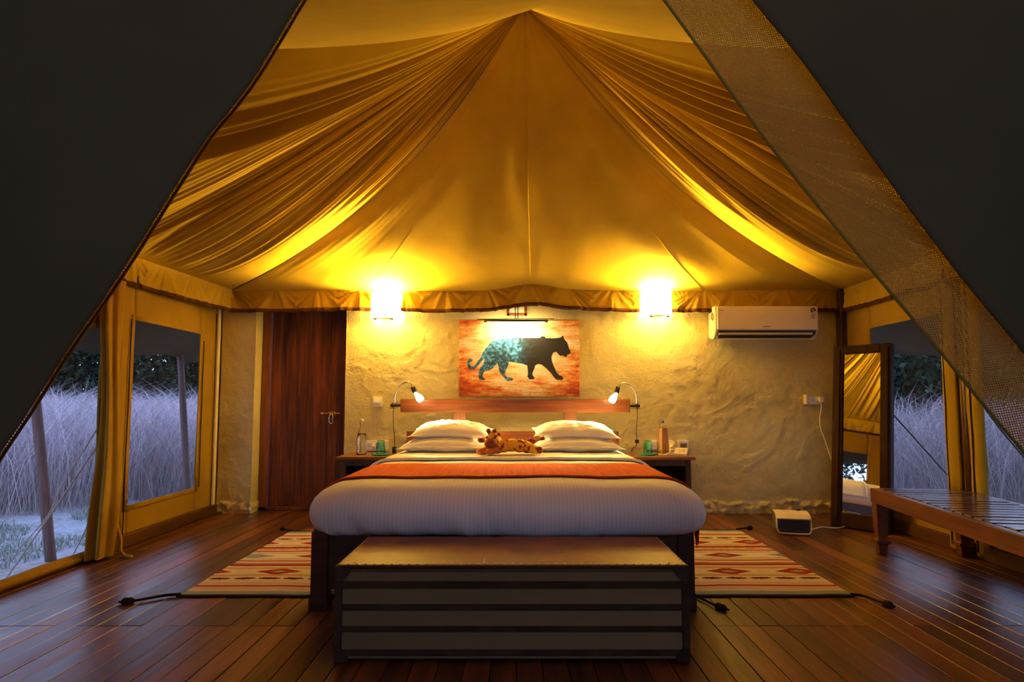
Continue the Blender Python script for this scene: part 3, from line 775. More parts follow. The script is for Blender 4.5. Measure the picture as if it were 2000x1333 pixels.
# ---- nightstands
def nightstand(label, x0, x1, mir):
    zt = P(1000, 893, 5.30).z; y0, y1 = 5.30, 5.80
    root = thing('nightstand', label, 'nightstand', ((x0+x1)/2, 5.55, 0), 0, 'nightstands beside the bed')
    MB().box((x0, y0, zt-.028), (x1, y1, zt)).build('top', M['night_wood'], root, bevel=.004)
    for lx in (x0+.035, x1-.085):
        for ly in (y0+.03, y1-.08): MB().box((lx, ly, 0), (lx+.05, ly+.05, zt-.028)).build('leg', M['night_dark'], root, bevel=.004)
    MB().box((x0+.085, y0+.035, zt-.085), (x1-.085, y0+.06, zt-.028)).build('apron', M['night_dark'], root, bevel=.003)
    MB().box((x0+.05, y1-.035, .12), (x1-.05, y1-.02, zt-.03)).build('back_panel', M['night_dark'], root)
    for lx in (x0+.05, x1-.066): MB().box((lx, y0+.08, .12), (lx+.016, y1-.08, zt-.03)).build('side_panel', M['night_dark'], root)
    MB().box((x0+.067, y0+.035, .30), (x1-.067, y1-.036, .32)).build('shelf', M['night_dark'], root, bevel=.002)
    return zt
NZ = nightstand('wooden nightstand left of the bed, in front of the door edge', P(655, 893, 5.3).x, -1.13, 0)
nightstand('wooden nightstand right of the bed, under the telephone', 1.045, P(1359, 893, 5.3).x, 1)

# ---- things on the nightstands
def bottle_at(px, Y): return P(px, 880, Y).x
bx_ = bottle_at(706, 5.52); sc_ = 5.52/F
root = thing('water_bottle', 'clear glass swing-top water bottle on the left nightstand', 'bottle', (bx_, 5.52, NZ))
H = P(706, 819, 5.52).z-NZ
pr = [(.001, 0), (.040, 0), (.046, .006), (.047, .03), (.044, .06), (.047, .10), (.047, H*.44), (.040, H*.56), (.026, H*.70), (.017, H*.80), (.0145, H*.90), (.018, H*.905), (.018, H*.93), (.013, H*.935)]
inn = [(max(.0008, r-.004), max(z, .006)) for r, z in reversed(pr)]
MB().lathe(pr+inn, (bx_, 5.52, NZ), 24).build('glass_body', M['glass'], root, smooth=True)
wz = H*.60
MB().lathe([(.001, .0075), (.0385, .0085), (.0425, .03), (.0395, .06), (.0425, .10), (.0425, H*.44), (.034, wz), (.001, wz)], (bx_, 5.52, NZ), 24).build('water', M['water'], root, smooth=True)
MB().lathe([(.001, H*.93), (.014, H*.93), (.016, H*.97), (.012, H), (.001, H)], (bx_, 5.52, NZ), 16).build('stopper', M['white_plastic'], root, smooth=True)
MB().tube([(bx_-.02, 5.515, NZ+H*.86), (bx_-.024, 5.515, NZ+H*.94), (bx_, 5.505, NZ+H*.985), (bx_+.021, 5.515, NZ+H*.94), (bx_+.018, 5.515, NZ+H*.86)], .002, 6).build('wire_clip', M['chrome'], root, smooth=True)
def tumbler(label, clabel, px, Y):
    x = bottle_at(px, Y)
    c = thing('coaster', clabel, 'coaster', (x, Y, NZ), 0, 'turquoise glass coasters')
    MB().lathe([(.001, 0), (.07, 0), (.085, .006), (.086, .011), (.078, .010), (.001, .007)], (x, Y, NZ), 28).build('plate', M['turquoise'], c, smooth=True)
    MB().tube([(x+.085*math.cos(a), Y+.085*math.sin(a), NZ+.010) for a in np.linspace(0, 2*math.pi, 29)], .0035, 6).build('rim', M['turquoise'], c, smooth=True)
    g = thing('tumbler', label, 'glass', (x, Y, NZ+.0115), 0, 'green glass tumblers turned upside down')
    z = NZ+.0115
    MB().lathe([(.040, 0), (.044, .0), (.036, .118), (.030, .124), (.001, .124), (.001, .112), (.028, .112), (.033, .108), (.040, .0)], (x, Y, z), 12).build('glass_body', M['green_glass'], g, smooth=False)
    MB().tube([(x+.0425*math.cos(a), Y+.0425*math.sin(a), z+.003) for a in np.linspace(0, 2*math.pi, 25)], .003, 6).build('rim', M['green_glass'], g, smooth=True)
tumbler('green glass tumbler upside down on the left nightstand, beside the clear bottle', 'turquoise glass coaster under the tumbler on the left nightstand', 744, 5.48)
tumbler('green glass tumbler upside down on the right nightstand, beside the wooden flask', 'turquoise glass coaster under the tumbler on the right nightstand', 1265, 5.50)
x = bottle_at(1295, 5.50)
root = thing('wooden_flask', 'wooden stave sleeve holding a clear plastic bottle with a blue cap', 'flask', (x, 5.50, NZ))
H = P(1295, 837, 5.5).z-NZ
for k in range(10):
    a = 2*math.pi*k/10; b2 = 2*math.pi*(k+.97)/10
    def ring(r, z): return [Vector((x+r*math.cos(a), 5.5+r*math.sin(a), NZ+z)), Vector((x+r*math.cos(b2), 5.5+r*math.sin(b2), NZ+z)), Vector((x+(r-.008)*math.cos(b2), 5.5+(r-.008)*math.sin(b2), NZ+z)), Vector((x+(r-.008)*math.cos(a), 5.5+(r-.008)*math.sin(a), NZ+z))]
    rs = [ring(.052, 0), ring(.052, .03), ring(.058, .04), ring(.054, H*.5), ring(.043, H)]
    vs = [q for r_ in rs for q in r_]; fs = [(3,2,1,0), (16,17,18,19)]
    for i in range(4):
        for j in range(4): fs.append((i*4+j, i*4+(j+1) % 4, i*4+4+(j+1) % 4, i*4+4+j))
    MB().add(vs, fs).build('stave', M['bamboo'], root)
T = P(1295, 823, 5.5).z-NZ
bt = MB().lathe([(.030, .02), (.033, H*.5), (.031, H-.005), (.028, H+.02), (.012, T-.022), (.012, T-.012), (.010, T-.012), (.010, T-.023), (.026, H+.019), (.029, H-.005), (.031, H*.5), (.028, .02)], (x, 5.5, NZ), 18).build('inner_bottle', M['glass'], root, smooth=True)
MB().lathe([(.001, T-.014), (.0145, T-.014), (.0145, T), (.012, T+.003), (.001, T+.003)], (x, 5.5, NZ), 16).build('cap', M['blue_cap'], root)
# telephone
tx = P(1325, 888, 5.45).x
ph = thing('telephone', 'cream corded desk telephone on the right nightstand', 'telephone', (tx, 5.47, NZ), R(-20))
base = MB().prism([(-.10, 0), (.10, 0), (.10, .058), (.085, .064), (-.10, .026)], 0, -.075, .085)
base.build('base', M['cream'], ph, bevel=.006, local=True)
kb = MB()
for i in range(3):
    for j in range(4):
        cx, cy = .02+i*.02, -.06+j*.028; z = .026+(cy+.10)/.185*.038
        kb.box((cx-.007, cy-.009, z-.002), (cx+.007, cy+.009, z+.006))
kb.build('keypad', M['white_plastic'], ph, local=True)
hs = MB().tube([(-.045, -.10, .060), (-.048, -.085, .076), (-.048, 0, .092), (-.048, .085, .100), (-.045, .10, .082)], [.02, .021, .017, .021, .02], 12)
hs.ball((-.045, -.10, .052), (.026, .026, .018), 14, 8).ball((-.045, .10, .074), (.026, .026, .018), 14, 8)
hs.build('handset', M['cream'], ph, smooth=True, local=True)
cp = []
for k in range(400):
    u = k/399; a = u*2*math.pi*55
    c = polyl([Vector((-.045, -.118, .05)), Vector((-.06, -.15, .03)), Vector((-.10, -.15, .012)), Vector((-.16, -.10, .011)), Vector((-.15, -.02, .011)), Vector((-.11, .02, .012)), Vector((-.076, .03, .016))], u)
    cp.append(c+Vector((0, .0075*math.cos(a), .0075*math.sin(a))))
MB().tube(cp, .0026, 5).build('coiled_cord', M['cream'], ph, smooth=True, local=True)

# ---- wall switches and sockets
def plate(name, label, px0, px1, py0, py1, items, mat='white_plastic', grp=None, cat='socket'):
    Y = YB-.016; a = P(px0, py1, Y); b = P(px1, py0, Y)
    r = thing(name, label, cat, ((a.x+b.x)/2, Y, (a.z+b.z)/2), 0, grp)
    MB().box((a.x, Y-.018, a.z), (b.x, YB+.02, b.z)).build('plate', M[mat], r, bevel=.004)
    for kind, u, v, w, h in items:
        cx, cz = lerp(a.x, b.x, u), lerp(a.z, b.z, v)
        if kind == 'rocker':
            MB().prism([(Y-.016, cz-h), (Y-.034, cz-h*.2), (Y-.026, cz+h), (Y-.016, cz+h)], 0, cx-w, cx+w).build('rocker', M[mat], r, bevel=.002)
        elif kind == 'socket':
            o = MB().box((cx-w, Y-.022, cz-h), (cx+w, Y-.016, cz+h)).build('socket_face', M[mat], r, bevel=.002)
            hb_ = MB()
            for dx, dz in ((0, .012), (-.009, -.006), (.009, -.006)): hb_.tube([(cx+dx, Y-.0235, cz+dz), (cx+dx, Y-.0215, cz+dz)], .004, 8)
            hb_.build('pin_hole', M['black'], o)
        elif kind == 'dark':
            MB().box((cx-w, Y-.021, cz-h), (cx+w, Y-.016, cz+h)).build('insert', M['grey'], r, bevel=.002)
    return r
plate('light_switch', 'white square wall switch left of the headboard beam', 728, 747, 777, 795, [('rocker', .5, .5, .034, .034)], cat='switch')
plate('socket_board', 'white wall socket board behind the left tumbler', 716, 758, 861, 881, [('socket', .14, .5, .026, .034), ('rocker', .36, .5, .013, .03), ('dark', .55, .5, .02, .03), ('socket', .8, .5, .03, .034)])
plate('socket_board', 'white wall socket board behind the right tumbler and flask', 1264, 1314, 861, 879, [('socket', .2, .5, .028, .034), ('rocker', .5, .5, .013, .03), ('rocker', .9, .5, .013, .03)])
plate('socket', 'square wall socket above the telephone', 1324, 1344, 861, 881, [('dark', .5, .45, .032, .03)])
sk = plate('socket_board', 'small cream socket board on the wall left of the mirror', 1578, 1602, 775, 790, [('socket', .3, .5, .02, .026), ('rocker', .72, .5, .012, .024)])
Yw = YB-.06
q = P(1577, 780, Yw); MB().box((q.x-.012, Yw, q.z-.05), (q.x+.012, YB, q.z+.045)).build('side_switch', M['cream'], sk, bevel=.003)
q = P(1604, 781, Yw); MB().box((q.x-.022, Yw-.02, q.z-.026), (q.x+.022, YB-.034, q.z+.026)).build('plug', M['cream'], sk, bevel=.005)
ch = MB().tube([polyl([P(1604, 786, Yw), P(1604, 800, Yw), P(1601, 820, Yw+.01), P(1604, 842, Yw), P(1610, 856, Yw), P(1625, 900, Yw), P(1640, 930, Yw)], k/40) for k in range(41)], .005, 8).build('cable', M['cream'], sk, smooth=True)

# ---- sconces
SL = []
def sconce(label, pxc, pyb, pin):
    Yc = 5.70; c = P(pxc, pyb, Yc); hw = .155; zt = c.z+.262
    r = thing('wall_sconce', label, 'wall lamp', (c.x, YB, c.z), 0, 'wall sconces over the bed')
    def sh(u, v):
        a = math.pi*u; q = 2.6
        ca, sa = math.cos(a), math.sin(a)
        return Vector((c.x-math.copysign(abs(ca)**(2/q), ca)*hw*(1-.0*sa), YB-.022-.193*abs(sa)**(2/q), lerp(c.z, zt, v)))
    MB().grid(sh, 36, 8).build('shade', M['shade_glow'], r, smooth=True, solid=.004)
    MB().box((c.x-.05, YB-.045, c.z+.02), (c.x+.05, YB+.02, zt-.04)).build('back_plate', M['chrome'], r, bevel=.004)
    MB().tube([(c.x-.10, YB-.218, c.z-.004), (c.x-.03, YB-.218, c.z+.002), (c.x+.03, YB-.218, c.z+.002), (c.x+.10, YB-.218, c.z-.004)], .005, 8).tube([(c.x, YB-.218, c.z+.002), (c.x, YB-.03, c.z+.03)], .005, 8).build('bracket', M['black_metal'], r, smooth=True)
    for dx in (-.085, .075):
        MB().tube([(c.x+dx-.012, YB-.223, c.z+.004), (c.x+dx+.008, YB-.223, c.z-.010)], .006, 8).ball((c.x+dx+.008, YB-.223, c.z-.010), .009, 8, 6).build('clip', M['black_metal'], r, smooth=True)
    if pin: MB().tube([(c.x+.005, YB-.217, c.z), (c.x+.005, YB-.217, c.z+.11)], .004, 8).build('pin', M['brass'], r)
    for dx in (-.07, .07):
        MB().lathe([(.001, .03), (.014, .03), (.034, .10), (.040, .15), (.034, .19), (.001, .212)], (c.x+dx, YB-.15, c.z+.01), 14).build('bulb', M['bulb_glow'], r, smooth=True)
        sl = bpy.data.lights.new('lamp_light', 'SPOT'); sl.energy = SCONCE_W; sl.color = LAMP; sl.shadow_soft_size = .03; sl.spot_size = R(176); sl.spot_blend = .15
        so = bpy.data.objects.new('lamp_light', sl); COL.objects.link(so); so.parent = r
        so.location = wmat(r).inverted() @ Vector((c.x+dx, YB-.15, c.z+.25)); so.rotation_euler = (R(180+10), 0, 0)
        point_light('lamp_light', (c.x+dx*1.3, YB-.10, c.z+.02), SCONCE_W*.05, LAMP, .02, r)
    return r
SCONCE_W = 300.0
sconce('glowing white wall sconce above the left nightstand, beside the door', 752, 624, False)
sconce('glowing white wall sconce right of the painting, near the air conditioner', 1285, 619, True)

# ---- leopard print and picture light
a = P(896, 775, 5.79); b = P(1131, 626, 5.79)
pt = thing('painting', 'orange canvas print of a walking teal leopard above the headboard', 'painting', ((a.x+b.x)/2, 5.82, a.z))
PU = lambda q: ((q.x-a.x)/(b.x-a.x), (q.z-a.z)/(b.z-a.z))
MB().box((a.x, 5.79, a.z), (b.x, 5.822, b.z)).build('canvas', M['print'], pt, bevel=.004, uv=PU)
OUT = [(1640,640),(1600,655),(1585,690),(1540,665),(1500,670),(1470,640),(1450,615),(1420,618),(1395,640),(1382,690),(1387,740),(1410,800),(1450,890),(1490,938),(1530,952),(1550,978),(1530,998),(1450,998),(1415,960),(1370,900),(1310,840),(1250,790),(1200,780),(1160,800),(1145,850),(1120,910),(1125,940),(1150,965),(1140,990),(1080,990),(1055,960),(1060,880),(1050,800),(980,775),(880,760),(800,745),(790,800),(760,860),(742,920),(770,958),(830,968),(865,985),(840,1006),(770,1008),(720,950),(670,890),(660,830),(640,770),(590,830),(530,865),(470,872),(442,920),(440,960),(475,985),(465,1003),(400,1003),(385,960),(385,890),(410,830),(450,780),(466,720),(462,700),(420,750),(370,812),(330,850),(280,862),(240,835),(228,780),(235,730),(265,705),(305,715),(300,745),(270,750),(262,780),(280,815),(315,815),(355,770),(400,710),(430,650),(460,590),(500,550),(540,500),(600,460),(700,435),(830,425),(1000,423),(1160,425),(1230,422),(1240,402),(1290,405),(1302,425),(1400,430),(1490,422),(1515,415),(1535,390),(1550,420),(1560,445),(1600,490),(1620,560),(1643,612)]
pts = [P(880+x/7.015, 600+y/7.015, 5.789) for x, y in OUT]
tri = geometry.tessellate_polygon([[Vector((p.x, p.z, 0)) for p in pts]])
lm = MB().add([Vector((p.x, 5.7885, p.z)) for p in pts], [tuple(t_) for t_ in tri])
lm.build('leopard_print', M['leopard'], pt, uv=PU)
a = P(945, 628, 5.60); b = P(1070, 628, 5.60); m0 = P(1009, 600, 5.60)
pl = thing('picture_light', 'slim black picture light on a double stem over the leopard print', 'picture light', (m0.x, YB, m0.z))
q0, q1 = P(990, 617, 5.83), P(1029, 596, 5.83)
bp = MB()
fw = .025
for lo, hi in (((q0.x, 5.82, q0.z), (q1.x, 5.86, q0.z+fw)), ((q0.x, 5.82, q0.z+.15), (q1.x, 5.86, q0.z+.15+fw)), ((q0.x, 5.82, q0.z), (q0.x+fw, 5.86, q0.z+.17)), ((q1.x-fw, 5.82, q0.z), (q1.x, 5.86, q0.z+.17))): bp.box(lo, hi)
plabel(bp.build('mount_frame', M['head_wood'], pl, bevel=.002), 'small orange wooden frame behind the light stem')
MB().box((q0.x+fw, 5.828, q0.z+fw), (q1.x-fw, 5.86, q0.z+.15)).build('mount_plate', M['cream_paint'], pl)
for px in (1006.5, 1011.5):
    p = P(px, 623, 5.62); MB().tube([(p.x, 5.83, p.z+.13), (p.x, 5.66, p.z+.12), (p.x, 5.63, p.z+.08), (p.x, 5.615, p.z)], .0045, 8).build('stem', M['black_metal'], pl, smooth=True)
p0, p1 = P(932, 624, 5.62), P(1082, 623, 5.62)
MB().tube([p0, p1], .004, 8).build('cross_bar', M['black_metal'], pl)
hd = MB().grid(lambda u, v: Vector((lerp(a.x, b.x, u), 5.605+.024*math.cos(math.pi*v), a.z+.022*math.sin(math.pi*v)-.006)), 2, 12)
hood = hd.build('hood', M['black_metal'], pl, smooth=True, solid=.003)
MB().tube([(a.x+.03, 5.61, a.z+.003), (b.x-.03, 5.61, a.z+.003)], .007, 10).build('lamp_tube', M['tube_glow'], hood)
l = bpy.data.lights.new('picture_lamp', 'AREA'); l.shape = 'RECTANGLE'; l.size = b.x-a.x-.12; l.size_y = .02; l.energy = 10; l.color = (1.0, .72, .34)
lo_ = bpy.data.objects.new('picture_lamp', l); COL.objects.link(lo_); lo_.parent = pl
lo_.location = wmat(pl).inverted() @ Vector(((a.x+b.x)/2, 5.625, a.z-.012)); lo_.rotation_euler = (R(48), 0, 0)

# ---- gooseneck reading lamps clamped to the beam ends
def reading_lamp(label, pts, socket, bulb, clamp, cord, plugs):
    Y = 5.60
    c = P(*clamp, Y)
    r = thing('reading_lamp', label, 'reading lamp', tuple(c), 0, 'gooseneck reading lamps on the headboard')
    sg = 1 if clamp[0] < 1000 else -1
    cl = MB().box((c.x-.035, Y-.02, c.z-.016), (c.x+.055*1, Y+.03, c.z+.010)) if sg > 0 else MB().box((c.x-.055, Y-.02, c.z-.016), (c.x+.035, Y+.03, c.z+.010))
    cl.box((c.x-.045, Y-.012, c.z-.028), (c.x+.035, Y+.012, c.z-.022)).box((c.x-.03, Y-.012, c.z+.016), (c.x+.035, Y+.012, c.z+.020)).tube([(c.x-.018*sg, Y, c.z-.03), (c.x-.018*sg, Y, c.z+.025)], .005, 8)
    cl.build('clamp', M['black_metal'], r, bevel=.002)
    cv = [P(x_, y_, Y-dy) for x_, y_, dy in pts]
    MB().tube([polyl(cv, k/48) for k in range(49)], .0065, 8).build('gooseneck', M['chrome'], r, smooth=True)
    s0, s1 = P(*socket[0], Y-.10), P(*socket[1], Y-.12)
    d = (s1-s0).normalized()
    MB().tube([s0-d*.01, s0, s0+d*.03, s1], [.010, .021, .023, .019], 14).build('bulb_socket', M['black'], r, smooth=True)
    b0 = P(*bulb, Y-.14)
    d2 = (b0-s1).normalized()
    bb = [s1, s1+d2*.02, s1+d2*.05, s1+d2*.075, s1+d2*.095]
    MB().tube(bb, [.014, .018, .030, .033, .030], 16).build('bulb', M['bulb_glow'], r, smooth=True)
    sl = bpy.data.lights.new('reading_light', 'SPOT'); sl.energy = READ_W; sl.color = (1.0, .70, .24); sl.shadow_soft_size = .03; sl.spot_size = R(112); sl.spot_blend = .5
    so = bpy.data.objects.new('reading_light', sl); COL.objects.link(so); so.parent = r
    so.location = wmat(r).inverted() @ (bb[-1]+d2*.02); so.rotation_euler = d2.to_track_quat('-Z', 'Y').to_euler()
    MB().tube([polyl([P(x_, y_, Y+.05) for x_, y_ in cord], k/60) for k in range(61)], .0038, 6).build('cord', M['black'], r, smooth=True)
    for (x_, y0_, y1_) in plugs:
        p, q = P(x_, y0_, Y+.05), P(x_, y1_, Y+.05)
        MB().box((q.x-.018, Y+.035, q.z), (q.x+.018, Y+.065, p.z)).build('cord_switch', M['black'], r, bevel=.005)
READ_W = 125.0
reading_lamp('gooseneck reading lamp with lit bulb at the left end of the headboard beam', [(771, 788, 0), (772, 772, 0), (779, 757, .02), (790, 748, .04), (799, 747, .07), (804, 752, .09), (806, 757, .10)], ((806, 757), (811, 768)), (820, 779), (770, 792), [(769, 794), (768, 815), (769, 840), (771, 860), (770, 876)], [(770, 873, 886)])
reading_lamp('gooseneck reading lamp with lit bulb at the right end of the headboard beam', [(1243, 790, 0), (1243, 776, 0), (1238, 762, .02), (1227, 751, .04), (1216, 749, .07), (1210, 753, .09), (1208, 757, .10)], ((1207, 757), (1204, 769)), (1197, 780), (1242, 793), [(1244, 795), (1245, 815), (1243, 840), (1244, 860), (1242, 872), (1236, 876), (1234, 884)], [(1244, 859, 866)])

# ---- air conditioner
ac_y = 5.62
a = P(1399, 662, ac_y); b = P(1598, 597, ac_y)
ac = thing('air_conditioner', 'white split air conditioner mounted high on the plaster wall', 'air conditioner', ((a.x+b.x)/2, YB, a.z))
x0, x1, z0, z1 = a.x-.005, b.x, a.z, b.z
sec = [(YB-.022, z0+.03), (YB-.022, z1-.05), (YB-.13, z1-.05), (YB-.13, z1), (ac_y+.03, z1), (ac_y+.005, z1-.015), (ac_y+.002, z0+.085), (ac_y+.06, z0+.015), (ac_y+.10, z0)]
MB().prism(sec, 0, x0, x1).build('housing', M['ac_white'], ac, bevel=.010, seg=3)
fp = MB().box((x0+.018, ac_y-.008, z0+.088), (x1-.008, ac_y+.006, z1-.008)).build('front_panel', M['ac_white'], ac, bevel=.006)
MB().prism([(ac_y+.004, z0+.082), (ac_y+.004, z0+.056), (ac_y+.05, z0+.03), (ac_y+.05, z0+.082)], 0, x0+.03, x1-.03).build('air_slot', M['black'], ac)
MB().prism([(ac_y-.004, z0+.055), (ac_y+.045, z0+.004), (ac_y+.052, z0+.010), (ac_y+.004, z0+.060)], 0, x0+.035, x1-.06).build('louver', M['ac_white'], ac, bevel=.002)
MB().prism([(ac_y+.006, z0+.034), (ac_y+.030, z0+.009), (ac_y+.031, z0+.011), (ac_y+.007, z0+.037)], 0, x0+.03, x1-.06).build('louver_gap', M['black'], ac)
mk = MB(); fy = ac_y-.0095
mx = (x0+x1)/2-.01
for k in range(7): mk.box((mx-.035+k*.010, fy, z0+.112), (mx-.028+k*.010, fy+.002, z0+.120))
for k in range(4): mk.box((x0+.045+k*.008, fy, z1-.052), (x0+.051+k*.008, fy+.002, z1-.047))
mk.build('printed_mark', M['ink'], fp)['kind'] = 'stuff'
st = MB(); sx, sz = x1-.055, z1-.05
st.tube([(sx+.020*math.cos(q), fy, sz+.020*math.sin(q)) for q in np.linspace(R(-20), R(250), 20)], .006, 6)
st.box((sx-.018, fy, sz-.006), (sx+.018, fy+.002, sz+.002))
for k in range(5): st.box((sx-.017+.003*(k % 2), fy, sz-.040-k*.009), (sx+.017-.004*(k % 3), fy+.002, sz-.036-k*.009))
st.build('energy_sticker', M['ink'], fp)
rs = MB(); ry, rz_ = ac_y+.07, z1-.10
rs.tube([(x0-.004, ry+.024*math.cos(q), rz_+.034*math.sin(q)) for q in np.linspace(0, 2*math.pi, 25)], .004, 6)
rs.build('round_sticker', M['red_ink'], ac)

# ================================================================ FRONT OF THE ROOM
# ---- trunk
TX0, TX1, TY0, TY1 = P(657, 1104, 2.53).x, P(1343, 1104, 2.53).x, 2.53, 3.06
TH = P(1000, 1104, 2.53).z
trunk = thing('trunk', 'low brown trunk with dark bands and studded leather lid at the bed foot', 'trunk', ((TX0+TX1)/2, (TY0+TY1)/2, 0))
MB().box((TX0+.008, TY0+.008, .012), (TX1-.008, TY1-.008, TH-.03)).build('body', M['trunk_cloth'], trunk, bevel=.004)
MB().box((TX0, TY0, TH-.030), (TX1, TY1, TH)).build('lid', M['leather'], trunk, bevel=.006)
fz = lambda py: P(1000, py, TY0).z
for y0, y1 in ((1104.5, 1113), (1136, 1150), (1181, 1193), (1224, 1235), (1270, 1282)):
    za, zb = max(.004, fz(y1)), fz(y0)-.002
    MB().box((TX0-.001, TY0-.004, za), (TX1+.001, TY1+.002, zb)).build('band', M['trunk_band'], trunk, bevel=.003)
for xx in (TX0, TX1):
    s = 1 if xx == TX0 else -1
    for yy in (TY0, TY1):
        t_ = 1 if yy == TY0 else -1
        MB().box((min(xx-.004*s, xx+.026*s), min(yy-.006*t_, yy+.022*t_), .003), (max(xx-.004*s, xx+.026*s), max(yy-.006*t_, yy+.022*t_), TH-.002)).build('corner_strip', M['trunk_band'], trunk, bevel=.003)
    for zz, up in ((TH-.012, -1), (.006, 1)):
        pg = [(xx, zz)]+[(xx+s*.058*math.cos(q), zz+up*.058*math.sin(q)) for q in np.linspace(0, math.pi/2, 9)]
        MB().prism([(p_[0], p_[1]) for p_ in pg], 1, TY0-.009, TY0+.004).build('corner_patch', M['trunk_band'], trunk, bevel=.002)
nm = None
def stud(p):
    global nm
    if nm is None:
        o = MB().ball((0, 0, 0), (.0055, .0055, .0035), 8, 5).build('stud', M['brass'], trunk, smooth=True, local=True); nm = o.data
    else:
        o = bpy.data.objects.new('stud', nm); COL.objects.link(o); o.parent = trunk
    o.location = wmat(trunk).inverted() @ Vector(p)
k = TX0+.012
while k < TX1-.01: stud((k, TY0+.012, TH)); k += .0365
for xx in (TX0+.012, TX1-.012):
    k = TY0+.045
    while k < TY1-.02: stud((xx, k, TH)); k += .0365
for xx in (TX0+.07, TX1-.07): stud((xx, TY0+.03, TH))
for xx, s in ((TX0-.006, -1), (TX1+.006, 1)):
    stud((xx, TY0+.03, fz(1139)))
    MB().tube([(xx, 2.70, .24), (xx+s*.03, 2.71, .22), (xx+s*.03, 2.88, .22), (xx, 2.89, .24)], .008, 8).build('handle', M['trunk_band'], trunk, smooth=True)
MB().tube([((TX0+TX1)/2-.12, TY0+.012, TH+.001), ((TX0+TX1)/2-.119, TY0+.10, TH+.001)], .003, 6).build('lid_scar', M['brass'], trunk)

# ---- woven rugs
CR = (.74, .62, .42); WH = (.83, .76, .62); RD = (.36, .035, .018); TN = (.56, .37, .16); DK = (.09, .012, .012); OR = (.58, .22, .05); BL = (.26, .34, .38); PK = (.68, .46, .33); GR = (.34, .38, .30)
BANDS = [(0, BL), (.04, CR), (.05, PK), (.09, RD), (.105, CR), (.115, PK), (.14, CR), (.175, 'chain'), (.20, CR), (.215, TN), (.235, 'lens'), (.315, TN), (.335, CR), (.355, RD), (.385, PK), (.395, DK), (.402, WH), (.42, OR), (.435, RD), (.445, WH), (.46, DK), (.466, CR), (.48, 'star'), (.545, CR), (.56, DK), (.566, WH), (.58, RD), (.59, OR), (.61, WH), (.625, DK), (.63, PK), (.645, RD), (.675, CR), (.69, TN), (.705, 'lens'), (.785, TN), (.80, CR), (.82, 'chain'), (.845, CR), (.87, PK), (.895, RD), (.91, PK), (.93, CR), (.96, BL)]
def weave(u, v, w, ln):
    c = CR
    for i, (v0, k) in enumerate(BANDS):
        v1 = BANDS[i+1][0] if i+1 < len(BANDS) else 1.0
        if v0 <= v < v1:
            f = (v-v0)/(v1-v0); x = u*w
            if k == 'chain':
                q = (x/.15) % 1; return DK if abs(f-.5) < .5*(1-abs(q-.5)**2*3.6) and q > .06 else WH
            if k in ('lens', 'star'):
                pitch = .44; q = ((x+(.17 if k == 'star' else .28)) / pitch); cell = int(q); q = (q % 1)-.5
                d = abs(q)*2/.80+abs(f-.5)*2*.75
                if d < .30: return GR
                if d < .86: return (RD if k == 'lens' or cell % 2 else BL)
                if d < 1.05: return WH
                return CR if k == 'lens' else WH
            return k
    return c
def rug(label, x0, x1, y0, y1, seed, tass):
    r = thing('rug', label, 'rug', ((x0+x1)/2, (y0+y1)/2, 0), 0, 'striped woven rugs beside the bed')
    nu, nv = 120, 240; w, ln = x1-x0, y1-y0
    def fn(u, v): return Vector((lerp(x0, x1, u)+.012*N(v*5, seed, u), lerp(y0, y1, v)+.010*N(u*5, seed, 2), .007+.005*max(0, N(u*4, v*6, seed))))
    mb = MB().grid(fn, nu, nv); o = mb.build('weave', M['rug'], r, smooth=True)
    ca = o.data.color_attributes.new('weave', 'FLOAT_COLOR', 'POINT')
    cols = []
    for j in range(nv+1):
        for i in range(nu+1):
            c = weave(i/nu, min(.9999, j/nv+.0015*N(i*.3, j*.01, seed)), w, ln); cols += [*c, 1]
    ca.data.foreach_set('color', cols)
    MB().grid(lambda u, v: fn(u, 0)+Vector((0, -.028*v, .003*math.sin(math.pi*v)-.004*v)), nu, 3).build('edge_binding', M['rug_edge'], r, smooth=True, solid=.005)
    MB().grid(lambda u, v: fn(u, 1)+Vector((0, .02*v, .003*math.sin(math.pi*v)-.004*v)), nu, 3).build('edge_binding', M['rug_edge'], r, smooth=True, solid=.005)
    for pts in tass:
        pp = [Vector((x_, y_, .012)) for x_, y_ in pts]
        MB().tube([polyl(pp, k/16) for k in range(17)], [.009-.003*(k/16)+(.014 if 11 < k < 15 else 0) for k in range(17)], 8).build('corner_tassel', M['rug_edge'], r, smooth=True)
rug('striped woven rug on the floor left of the bed, toward the open screen', -1.885, -.93, 3.38, 5.0, 1, [[(-1.87, 3.37), (-1.95, 3.35), (-2.05, 3.27), (-2.13, 3.24)], [(-1.87, 5.0), (-1.93, 5.06), (-2.0, 5.1)]])
rug('striped woven rug on the floor right of the bed, toward the bench', .98, 1.885, 3.38, 5.05, 2, [[(1.87, 3.37), (1.93, 3.34), (1.96, 3.24), (1.99, 3.17)], [(.985, 3.39), (1.02, 3.29), (1.05, 3.20), (1.10, 3.12)], [(1.87, 5.06), (1.94, 5.1), (2.03, 5.13)]])

